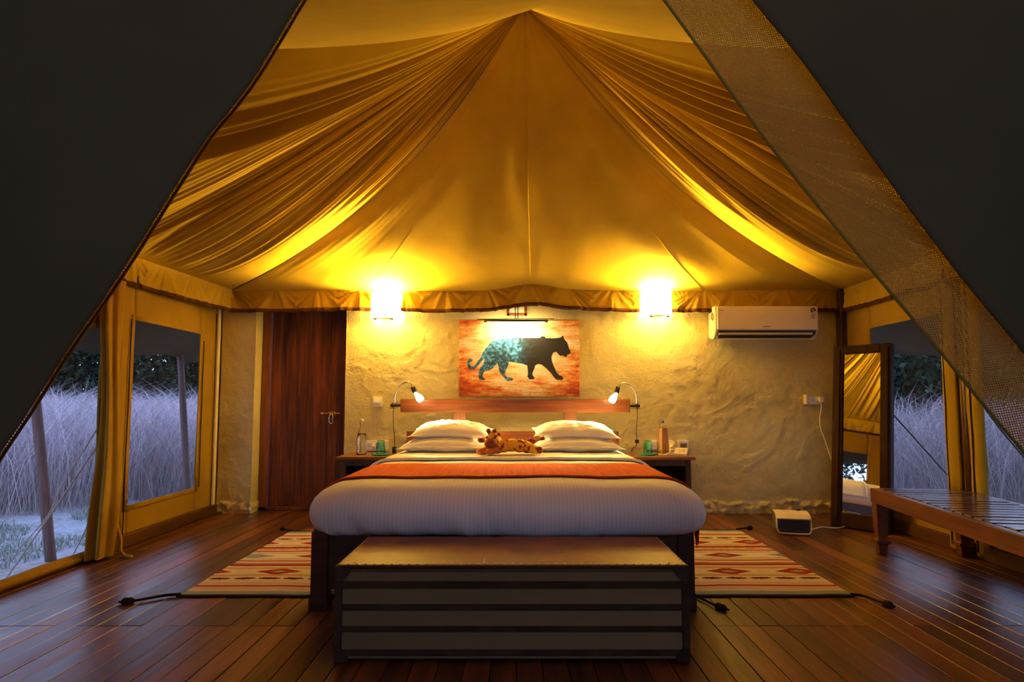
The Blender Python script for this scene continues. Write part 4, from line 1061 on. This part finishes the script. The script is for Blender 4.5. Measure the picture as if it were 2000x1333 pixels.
# ---- leaning mirror
MW, MH = .475, 1.605
mr = thing('standing_mirror', 'tall dark wooden mirror leaning in the right back corner', 'mirror', (2.765, 5.265, 0), rot=(0, 0, 0))
ang = R(-51.5)
mr.rotation_mode = 'XYZ'
rm = Matrix.Rotation(ang, 4, 'Z') @ Matrix.Rotation(R(-7.0), 4, 'X')
mr.rotation_euler = rm.to_euler(); WM[mr.name] = Matrix.Translation(mr.location) @ rm
def fbar(x0, x1, z0, z1): 
    b = MB().box((x0, 0, z0), (x1, .075, z1)); return b
for x0, x1, z0, z1 in ((0, .085, .006, MH), (MW-.085, MW, .006, MH), (.085, MW-.085, MH-.075, MH), (.085, MW-.085, .006, .13)):
    o = fbar(x0, x1, z0, z1).build('frame_bar', M['mirror_wood'], mr, bevel=.007, local=True)
    w_, h_ = x1-x0, z1-z0
    if h_ > w_: MB().box((x0+.025, -.010, z0+.03), (x1-.02, 0.002, z1-.03)).build('moulding', M['mirror_wood'], o, bevel=.005, local=True)
MB().box((.083, .022, .128), (MW-.083, .030, MH-.073)).build('mirror_pane', M['mirror_glass'], mr, local=True)
MB().box((.03, .055, .02), (MW-.02, .10, MH-.02)).build('back_board', M['mirror_wood'], mr, local=True)

# ---- fan heater
hx0 = P(1497, 1015, 5.0)
ht = thing('fan_heater', 'small cream fan heater with rounded top on the floor near the mirror', 'heater', (2.31, 5.03, 0), R(-14))
sec = [(-.13, .02), (-.12, .135)]+[(-.12+.27*(1-math.cos(q))/2*1.0, .135+.035*math.sin(q)) for q in np.linspace(.3, math.pi/2, 6)]+[(.07, .16), (.115, .13), (.135, .08), (.135, .02)]
MB().prism(sec, 0, -.125, .125).build('case', M['grey'], ht, bevel=.008, local=True, seg=2)
top = [(-.135, .132), (-.10, .158), (-.03, .172), (.05, .170), (.05, .164), (-.03, .166), (-.098, .152), (-.130, .127)]
MB().prism(top, 0, -.134, .134).build('top_shell', M['cream'], ht, bevel=.003, local=True)
rim = [Vector((x_, y_, z_)) for x_, y_, z_ in ((-.13, -.136, .13), (-.13, -.142, .05), (-.118, -.144, .018), (-.09, -.144, .012), (.09, -.144, .012), (.118, -.144, .018), (.13, -.142, .05), (.13, -.136, .13), (-.13, -.136, .13))]
MB().tube(rim, .007, 8).build('front_rim', M['cream'], ht, smooth=True, local=True)
for k in range(9):
    z_ = .03+k*.0115
    MB().box((-.122, -.139, z_), (.122, -.133, z_+.004)).build('grille_bar', M['black'], ht, local=True)
MB().lathe([(.018, 0), (.018, .012), (.014, .016)], (.07, .04, .168), 14).build('dial', M['black'], ht, local=True)
MB().tube([polyl([Vector((.125, .10, .03)), Vector((.18, .08, .012)), Vector((.26, .10, .03)), Vector((.33, .14, .02)), Vector((.42, .20, .01)), Vector((.5, .3, .012))], k/40) for k in range(41)], .005, 8).build('cord', M['white_plastic'], ht, smooth=True, local=True)

# ---- slatted bench
BH = .462
bn = thing('slatted_bench', 'long reddish wooden bench with a slatted seat along the right wall', 'bench', (2.59, 4.36, 0), R(-8))
BW, BLn = .62, 1.95
for x0 in (0, BW-.045): MB().box((x0, -BLn, BH-.105), (x0+.045, 0, BH-.004)).build('side_rail', M['bench_wood'], bn, bevel=.005, local=True)
for y0 in (-.045, -BLn): MB().box((.045, y0, BH-.10), (BW-.045, y0+.045, BH-.004)).build('end_rail', M['bench_wood'], bn, bevel=.004, local=True)
sm = None; n = 21
for k in range(n):
    pit = (BLn-.09)/n
    if sm is None:
        o = MB().box((-(BW-.096)/2, -pit*.40, -.022), ((BW-.096)/2, pit*.40, 0)).build('slat', M['slat_wood'], bn, bevel=.004, local=True); sm = o.data
    else:
        o = bpy.data.objects.new('slat', sm); COL.objects.link(o); o.parent = bn
        m = o.modifiers.new('bevel', 'BEVEL'); m.width = .004; m.segments = 2; m.limit_method = 'ANGLE'
    o.location = (BW/2, -.047-pit*(k+.5), BH+rnd.uniform(-.002, .002)); o.rotation_euler = (0, 0, R(rnd.uniform(-.4, .4)))
for y0 in (-.10, -BLn+.10):
    MB().box((.045, y0-.02, BH-.075), (BW-.045, y0+.02, BH-.024)).build('cross_member', M['bench_wood'], bn, local=True)
sq = math.pi/4; q2 = math.sqrt(2)
for lx in (.042, BW-.042):
    for ly in (-.05, -BLn+.05):
        MB().lathe([(.040*q2, BH-.10), (.036*q2, .20), (.030*q2, .115), (.032*q2, .105), (.047*q2, .098), (.047*q2, .078), (.032*q2, .070), (.030*q2, .055), (.027*q2, 0)], (lx, ly, 0), 4, ph=sq).build('leg', M['bench_wood'], bn, bevel=.003, local=True)

# ---- canvas curtain gathered at the left post
cz0, cz1 = .02, 1.96
cu = thing('side_curtain', 'ochre canvas side curtain gathered and twisted at the left post', 'curtain', (-2.86, 4.17, 0))
def cur(u, v):
    z = lerp(cz0, cz1, v); a = 2*math.pi*u+v*4.5
    r = .085+.018*math.sin(v*7+.5)-.015*v
    lob = 1+.22*math.sin(6*a+v*2)+.10*N(math.cos(a)*2, math.sin(a)*2, v*4)
    cx = -2.865+.012*math.sin(v*5); cy = 4.17-.03*(1-v)+.02*math.sin(v*4)
    return Vector((cx+r*.62*lob*math.cos(a), cy+r*1.05*lob*math.sin(a), z))
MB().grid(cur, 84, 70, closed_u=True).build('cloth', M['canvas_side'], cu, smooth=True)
MB().tube([polyl([Vector((-2.80, 4.20, .22)), Vector((-2.78, 4.22, .12)), Vector((-2.77, 4.21, .05)), Vector((-2.73, 4.20, .012)), Vector((-2.67, 4.18, .010))], k/20) for k in range(21)], .012, 8).build('tie', M['canvas'], cu, smooth=True)

# ---- entrance flaps
def flap(name, label, mat, edge, Y, outer, seed, sag, solid=.004, uv=False, cat='tent flap', amp=.03):
    E_ = [P(px, py, Y) for px, py in edge]
    def fn(u, v):
        i = polyl(E_, v); o = Vector((outer, YF-.05, lerp(2.26, .55, v)))
        q = i.lerp(o, u)
        c = math.sin(math.pi*u)
        q.z -= sag*c*(.3+.7*v)
        q.y += amp*min(1, u*6)*N(u*5+seed, v*1.2, seed)-.02*c
        return q
    mb = MB().grid(fn, 90, 60)
    W = abs(outer)-.3
    uvl = []
    for j in range(61):
        for k in range(91):
            p = fn(k/90, j/60); uvl.append((p.x+.25*p.z, p.z-.15*p.x))
    o = mb.build(name, mat, None, smooth=True, solid=solid, uv=uvl)
    tag(o, label, cat); return o
EL = [(700, -180), (640, -80), (588, 0), (543, 75), (497, 150), (449, 215), (402, 272), (332, 380), (262, 492), (197, 590), (127, 690), (57, 800), (-3, 890), (-63, 990), (-113, 1100)]
ED = [(1355, -180), (1412, -80), (1470, 0), (1560, 110), (1640, 220), (1720, 330), (1800, 440), (1900, 570), (2000, 690), (2080, 800), (2130, 900)]
EN = [(1170, -180), (1238, -80), (1297, 0), (1370, 100), (1445, 205), (1520, 305), (1600, 405), (1700, 525), (1830, 680), (1920, 790), (2000, 885), (2080, 985)]
ENL = [(p+9, q) for p, q in EL]
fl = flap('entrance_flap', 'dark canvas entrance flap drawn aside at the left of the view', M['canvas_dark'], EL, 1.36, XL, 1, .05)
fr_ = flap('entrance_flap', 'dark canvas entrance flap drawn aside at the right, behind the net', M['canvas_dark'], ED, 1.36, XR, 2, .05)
n1 = flap('net_flap', 'see-through brown net flap hanging aslant at the upper right', M['net'], EN, 1.40, XR, 3, .04, solid=0, cat='net flap', amp=.012)
n2 = flap('net_flap', 'narrow edge of brown net along the left entrance flap', M['net'], ENL, 1.40, XL, 4, .04, solid=0, cat='net flap', amp=.012)
for o, ed, Y in ((n1, EN, 1.40), (n2, ENL, 1.40)):
    pts = [P(px, py, Y) for px, py in ed]
    MB().tube([polyl(pts, k/60) for k in range(61)], .0035, 6).build('hem', M['canvas_side'], o, smooth=True)

# ================================================================ OUTDOORS
GZ = -.36
tag(MB().grid(lambda u, v: Vector((lerp(-60, 60, u), lerp(-25, 70, v), GZ+.05*N(lerp(-60, 60, u)*.3, lerp(-25, 70, v)*.3, 2))), 120, 95).build('ground', M['ground'], smooth=True), 'pale open ground of soil and thin grass around the tent', 'ground', kind='structure')
rg = np.random.default_rng(5)
def blades(name, mat, x, y, z, h, w, lean, tone, label, cat, head=False):
    n = len(x); a = rg.uniform(0, 2*np.pi, n); b = rg.uniform(0, 2*np.pi, n)
    ca, sa = np.cos(a)*w, np.sin(a)*w; lx, ly = np.cos(b)*lean*h, np.sin(b)*lean*h
    V = np.zeros((n, 7, 3))
    for i, (f, wf, lf) in enumerate(((0, 1, 0), (.45, .8, .18), (.8, .9 if head else .5, .55))):
        V[:, 2*i, 0] = x-ca*wf+lx*lf; V[:, 2*i, 1] = y-sa*wf+ly*lf; V[:, 2*i, 2] = z+h*f
        V[:, 2*i+1, 0] = x+ca*wf+lx*lf; V[:, 2*i+1, 1] = y+sa*wf+ly*lf; V[:, 2*i+1, 2] = z+h*f
    V[:, 6, 0] = x+lx; V[:, 6, 1] = y+ly; V[:, 6, 2] = z+h*(.93 if head else 1)
    base = np.arange(n)*7
    F_ = []
    q = np.stack([base, base+1, base+3, base+2], 1); q2_ = np.stack([base+2, base+3, base+5, base+4], 1); t3 = np.stack([base+4, base+5, base+6], 1)
    me = bpy.data.meshes.new(name)
    loops = np.concatenate([q.ravel(), q2_.ravel(), t3.ravel()])
    sizes = np.concatenate([np.full(2*n, 4), np.full(n, 3)])
    me.vertices.add(n*7); me.vertices.foreach_set('co', V.reshape(-1))
    me.loops.add(len(loops)); me.loops.foreach_set('vertex_index', loops.astype(np.int32))
    me.polygons.add(len(sizes)); st_ = np.concatenate([[0], np.cumsum(sizes)[:-1]])
    me.polygons.foreach_set('loop_start', st_.astype(np.int32)); me.polygons.foreach_set('loop_total', sizes.astype(np.int32))
    me.update(calc_edges=True)
    ca_ = me.color_attributes.new('tone', 'FLOAT_COLOR', 'POINT')
    tn = np.zeros((n, 7, 4)); tn[..., 3] = 1
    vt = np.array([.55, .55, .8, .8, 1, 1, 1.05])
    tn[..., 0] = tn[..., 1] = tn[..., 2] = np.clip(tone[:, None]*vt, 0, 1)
    ca_.data.foreach_set('color', tn.reshape(-1))
    me.materials.append(mat)
    o = bpy.data.objects.new(name, me); COL.objects.link(o); tag(o, label, cat, kind='stuff'); return o
def field(n, xa, xb, ya, yb, keep):
    x = rg.uniform(xa, xb, n); y = rg.uniform(ya, yb, n); k = keep(x, y); return x[k], y[k]
def clump(x, y): return np.clip(.5+.9*np.array([FB(a*.75, b*.75, 4, 3) for a, b in zip(x, y)]), 0, 1)
# tall dry grass, both sides
x, y = field(200000, -26, -4.6, 5.0, 24, lambda x, y: (np.hypot(x+1, y) > 9.6+np.sin(x*1.3)*.5) & (-x/y < 1.6) & (-x/y > .42))
cl = clump(x, y)
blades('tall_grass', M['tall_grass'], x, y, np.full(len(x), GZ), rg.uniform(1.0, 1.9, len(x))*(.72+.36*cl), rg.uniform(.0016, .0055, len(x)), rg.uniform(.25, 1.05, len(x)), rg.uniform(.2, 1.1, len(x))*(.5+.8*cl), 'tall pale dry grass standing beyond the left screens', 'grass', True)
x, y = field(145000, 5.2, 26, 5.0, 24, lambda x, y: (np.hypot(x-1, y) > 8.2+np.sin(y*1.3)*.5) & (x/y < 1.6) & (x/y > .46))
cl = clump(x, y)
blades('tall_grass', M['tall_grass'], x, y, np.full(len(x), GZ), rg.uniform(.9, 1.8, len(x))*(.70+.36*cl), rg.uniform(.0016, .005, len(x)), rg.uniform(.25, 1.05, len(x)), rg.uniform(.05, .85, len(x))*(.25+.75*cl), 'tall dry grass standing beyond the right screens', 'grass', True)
x, y = field(90000, -12, -3.75, 1.7, 12, lambda x, y: (np.hypot(x+1, y) < 10.5) & (np.array([N(a*.9, b*.9, 3) for a, b in zip(x, y)]) > -.12))
blades('short_grass', M['turf'], x, y, np.full(len(x), GZ), rg.uniform(.02, .11, len(x)), rg.uniform(.002, .006, len(x)), rg.uniform(.2, 1.0, len(x)), rg.uniform(.1, 1, len(x)), 'short patchy grass on the ground outside the left screens', 'grass')
x, y = field(26000, 3.6, 10, 2, 11, lambda x, y: np.hypot(x-1, y) < 9)
blades('short_grass', M['turf'], x, y, np.full(len(x), GZ), rg.uniform(.05, .35, len(x)), rg.uniform(.002, .006, len(x)), rg.uniform(.2, 1.0, len(x)), rg.uniform(.05, .8, len(x)), 'short rough grass on the ground outside the right screens', 'grass')

def tree(name, label, x, y, h, r, nl, size, cat='tree', group=None, base=.12, squash=.8):
    rt = thing(name, label, cat, (x, y, GZ), 0, group)
    tr = MB().tube([(x, y, GZ), (x+.1, y, GZ+h*.3), (x-.05, y+.1, GZ+h*.75)], [.05*h*.5, .035*h*.5, .01*h], 8)
    for k in range(7):
        a = k*2.4; z = GZ+h*(.18+.08*k); tr.tube([(x+.05, y, z), (x+math.cos(a)*r*.4, y+math.sin(a)*r*.4, z+h*.12), (x+math.cos(a)*r*.75, y+math.sin(a)*r*.75, z+h*.2)], [.03*h*.4, .02*h*.4, .006*h], 5)
    tr.build('trunk', M['bark'], rt, smooth=True)
    # leaves gathered in clumps
    nc = 70; cd_ = rg.normal(size=(nc, 3)); cd_ /= np.linalg.norm(cd_, axis=1)[:, None]
    cr = rg.uniform(.35, 1, nc)**.5; C = cd_*cr[:, None]*np.array([r, r, h*(1-base)*.5])*.92+np.array([x, y, GZ+h*(base+(1-base)*.5)])
    ci = rg.integers(0, nc, nl); cs = rg.uniform(.16, .30, nc)*r
    p = C[ci]+rg.normal(size=(nl, 3))*cs[ci][:, None]*np.array([1, 1, .7])
    p[:, 2] = np.maximum(p[:, 2], GZ+.05)
    A = rg.normal(size=(nl, 3)); A /= np.linalg.norm(A, axis=1)[:, None]; B = rg.normal(size=(nl, 3)); B -= (B*A).sum(1)[:, None]*A; B /= np.linalg.norm(B, axis=1)[:, None]
    s = rg.uniform(.6, 1.3, nl)[:, None]*size
    V = np.stack([p-A*s, p+B*s*.45, p+A*s, p-B*s*.45], 1)
    me = bpy.data.meshes.new('crown'); me.vertices.add(nl*4); me.vertices.foreach_set('co', (V-np.array([x, y, GZ])).reshape(-1))
    me.loops.add(nl*4); me.loops.foreach_set('vertex_index', np.arange(nl*4, dtype=np.int32)); me.polygons.add(nl)
    me.polygons.foreach_set('loop_start', np.arange(0, nl*4, 4, dtype=np.int32)); me.polygons.foreach_set('loop_total', np.full(nl, 4, dtype=np.int32)); me.update(calc_edges=True)
    ca_ = me.color_attributes.new('tone', 'FLOAT_COLOR', 'POINT'); tn = np.ones((nl, 4, 4)); tn[..., :3] = (rg.uniform(.1, 1, nl)*rg.uniform(.6, 1, nc)[ci])[:, None, None]; ca_.data.foreach_set('color', tn.reshape(-1))
    me.materials.append(M['leaf']); o = bpy.data.objects.new('crown', me); COL.objects.link(o); o.parent = rt; o['kind'] = 'stuff'
    return rt
TL = [(-9.5, 22, 4.6), (-13.5, 21.5, 5.2), (-17.5, 20, 4.8), (-21.5, 17.5, 5.0), (-25, 13.5, 5.0), (-17.5, 14.5, 3.6)]
WL = ['leftmost', 'second', 'third', 'fourth', 'fifth']
for i, (x, y, h) in enumerate(TL): tree('dark_tree', 'dark leafy tree behind the tall grass, seen through the left screens', x, y, h, 2.6, 20000, .118, group='dark trees beyond the left field', base=.02)
TR = [(11.5, 15.5, 3.6), (14.8, 16, 4.0), (8.6, 15.5, 3.6), (18.5, 15.5, 4.4), (22.5, 12, 4.4), (12.5, 20.5, 4.6)]
for i, (x, y, h) in enumerate(TR): tree('dark_tree', 'dark leafy tree behind the tall grass, seen through the right screens', x, y, h, 2.3, 17000, .10, group='dark trees beyond the right field', base=.02)
tree('leafy_shrub', 'open leafy shrub far left outside, seen only in the mirror', -8.6, 3.4, 4.6, 1.7, 9000, .085, base=.1)

def pole(label, a, b, r=.04):
    t_ = thing('awning_pole', label, 'pole', tuple(a), 0, 'wooden awning poles outside the left screens')
    MB().tube([Vector(a)+(Vector(b)-Vector(a))*k/8 for k in range(9)], [r, r*.97, r, r*.96, r*.98, r*.95, r*.93, r*.92, r*.9], 12).build('shaft', M['pole_wood'], t_, smooth=True)
    MB().tube([Vector(b)-Vector((0, 0, .02)), Vector(b)+Vector((0, 0, .05))], .008, 8).build('spike', M['black_metal'], t_)
a = P(100, 1092, 5.42); b = P(62, 700, 5.42); a.z = GZ; pole('weathered pole standing outside the left front screen', a, b+Vector((-.02, 0, .12)), .044)
a = P(374, 925, 7.2); b = P(352, 692, 7.2); a.z = GZ; pole('dark thin pole outside the left back window', a, b, .04)
def rope(label, pts, r, mat, grp):
    t_ = MB().tube([polyl([Vector(p) for p in pts], k/20) for k in range(21)], r, 6).build('guy_rope', M[mat], smooth=True); tag(t_, label, 'rope', grp)
rope('pale guy rope nearest the floor outside the left front screen', [P(192, 868, 4.25), P(100, 1004, 4.45), P(0, 1148, 4.62)], .006, 'rope', 'pale guy ropes on the left')
rope('second pale guy rope, steeper and fainter, crossing the weathered pole', [P(190, 838, 4.3), P(120, 950, 4.8), P(92, 1010, 5.0), P(30, 1080, 5.3)], .006, 'rope', 'pale guy ropes on the left')
rope('short pale guy rope low beside the gathered left curtain', [P(188, 985, 4.3), P(165, 1040, 4.45), P(140, 1090, 4.6)], .005, 'rope', 'pale guy ropes on the left')
rope('dark guy rope crossing the right back window', [P(1735, 800, 5.7), P(1800, 872, 6.0), P(1865, 945, 6.3)], .008, 'dark_rope', 'dark guy ropes on the right')
rope('dark guy rope crossing the right front screen below the net', [P(1908, 775, 4.6), P(1955, 840, 4.8), P(2010, 905, 5.0)], .008, 'dark_rope', 'dark guy ropes on the right')
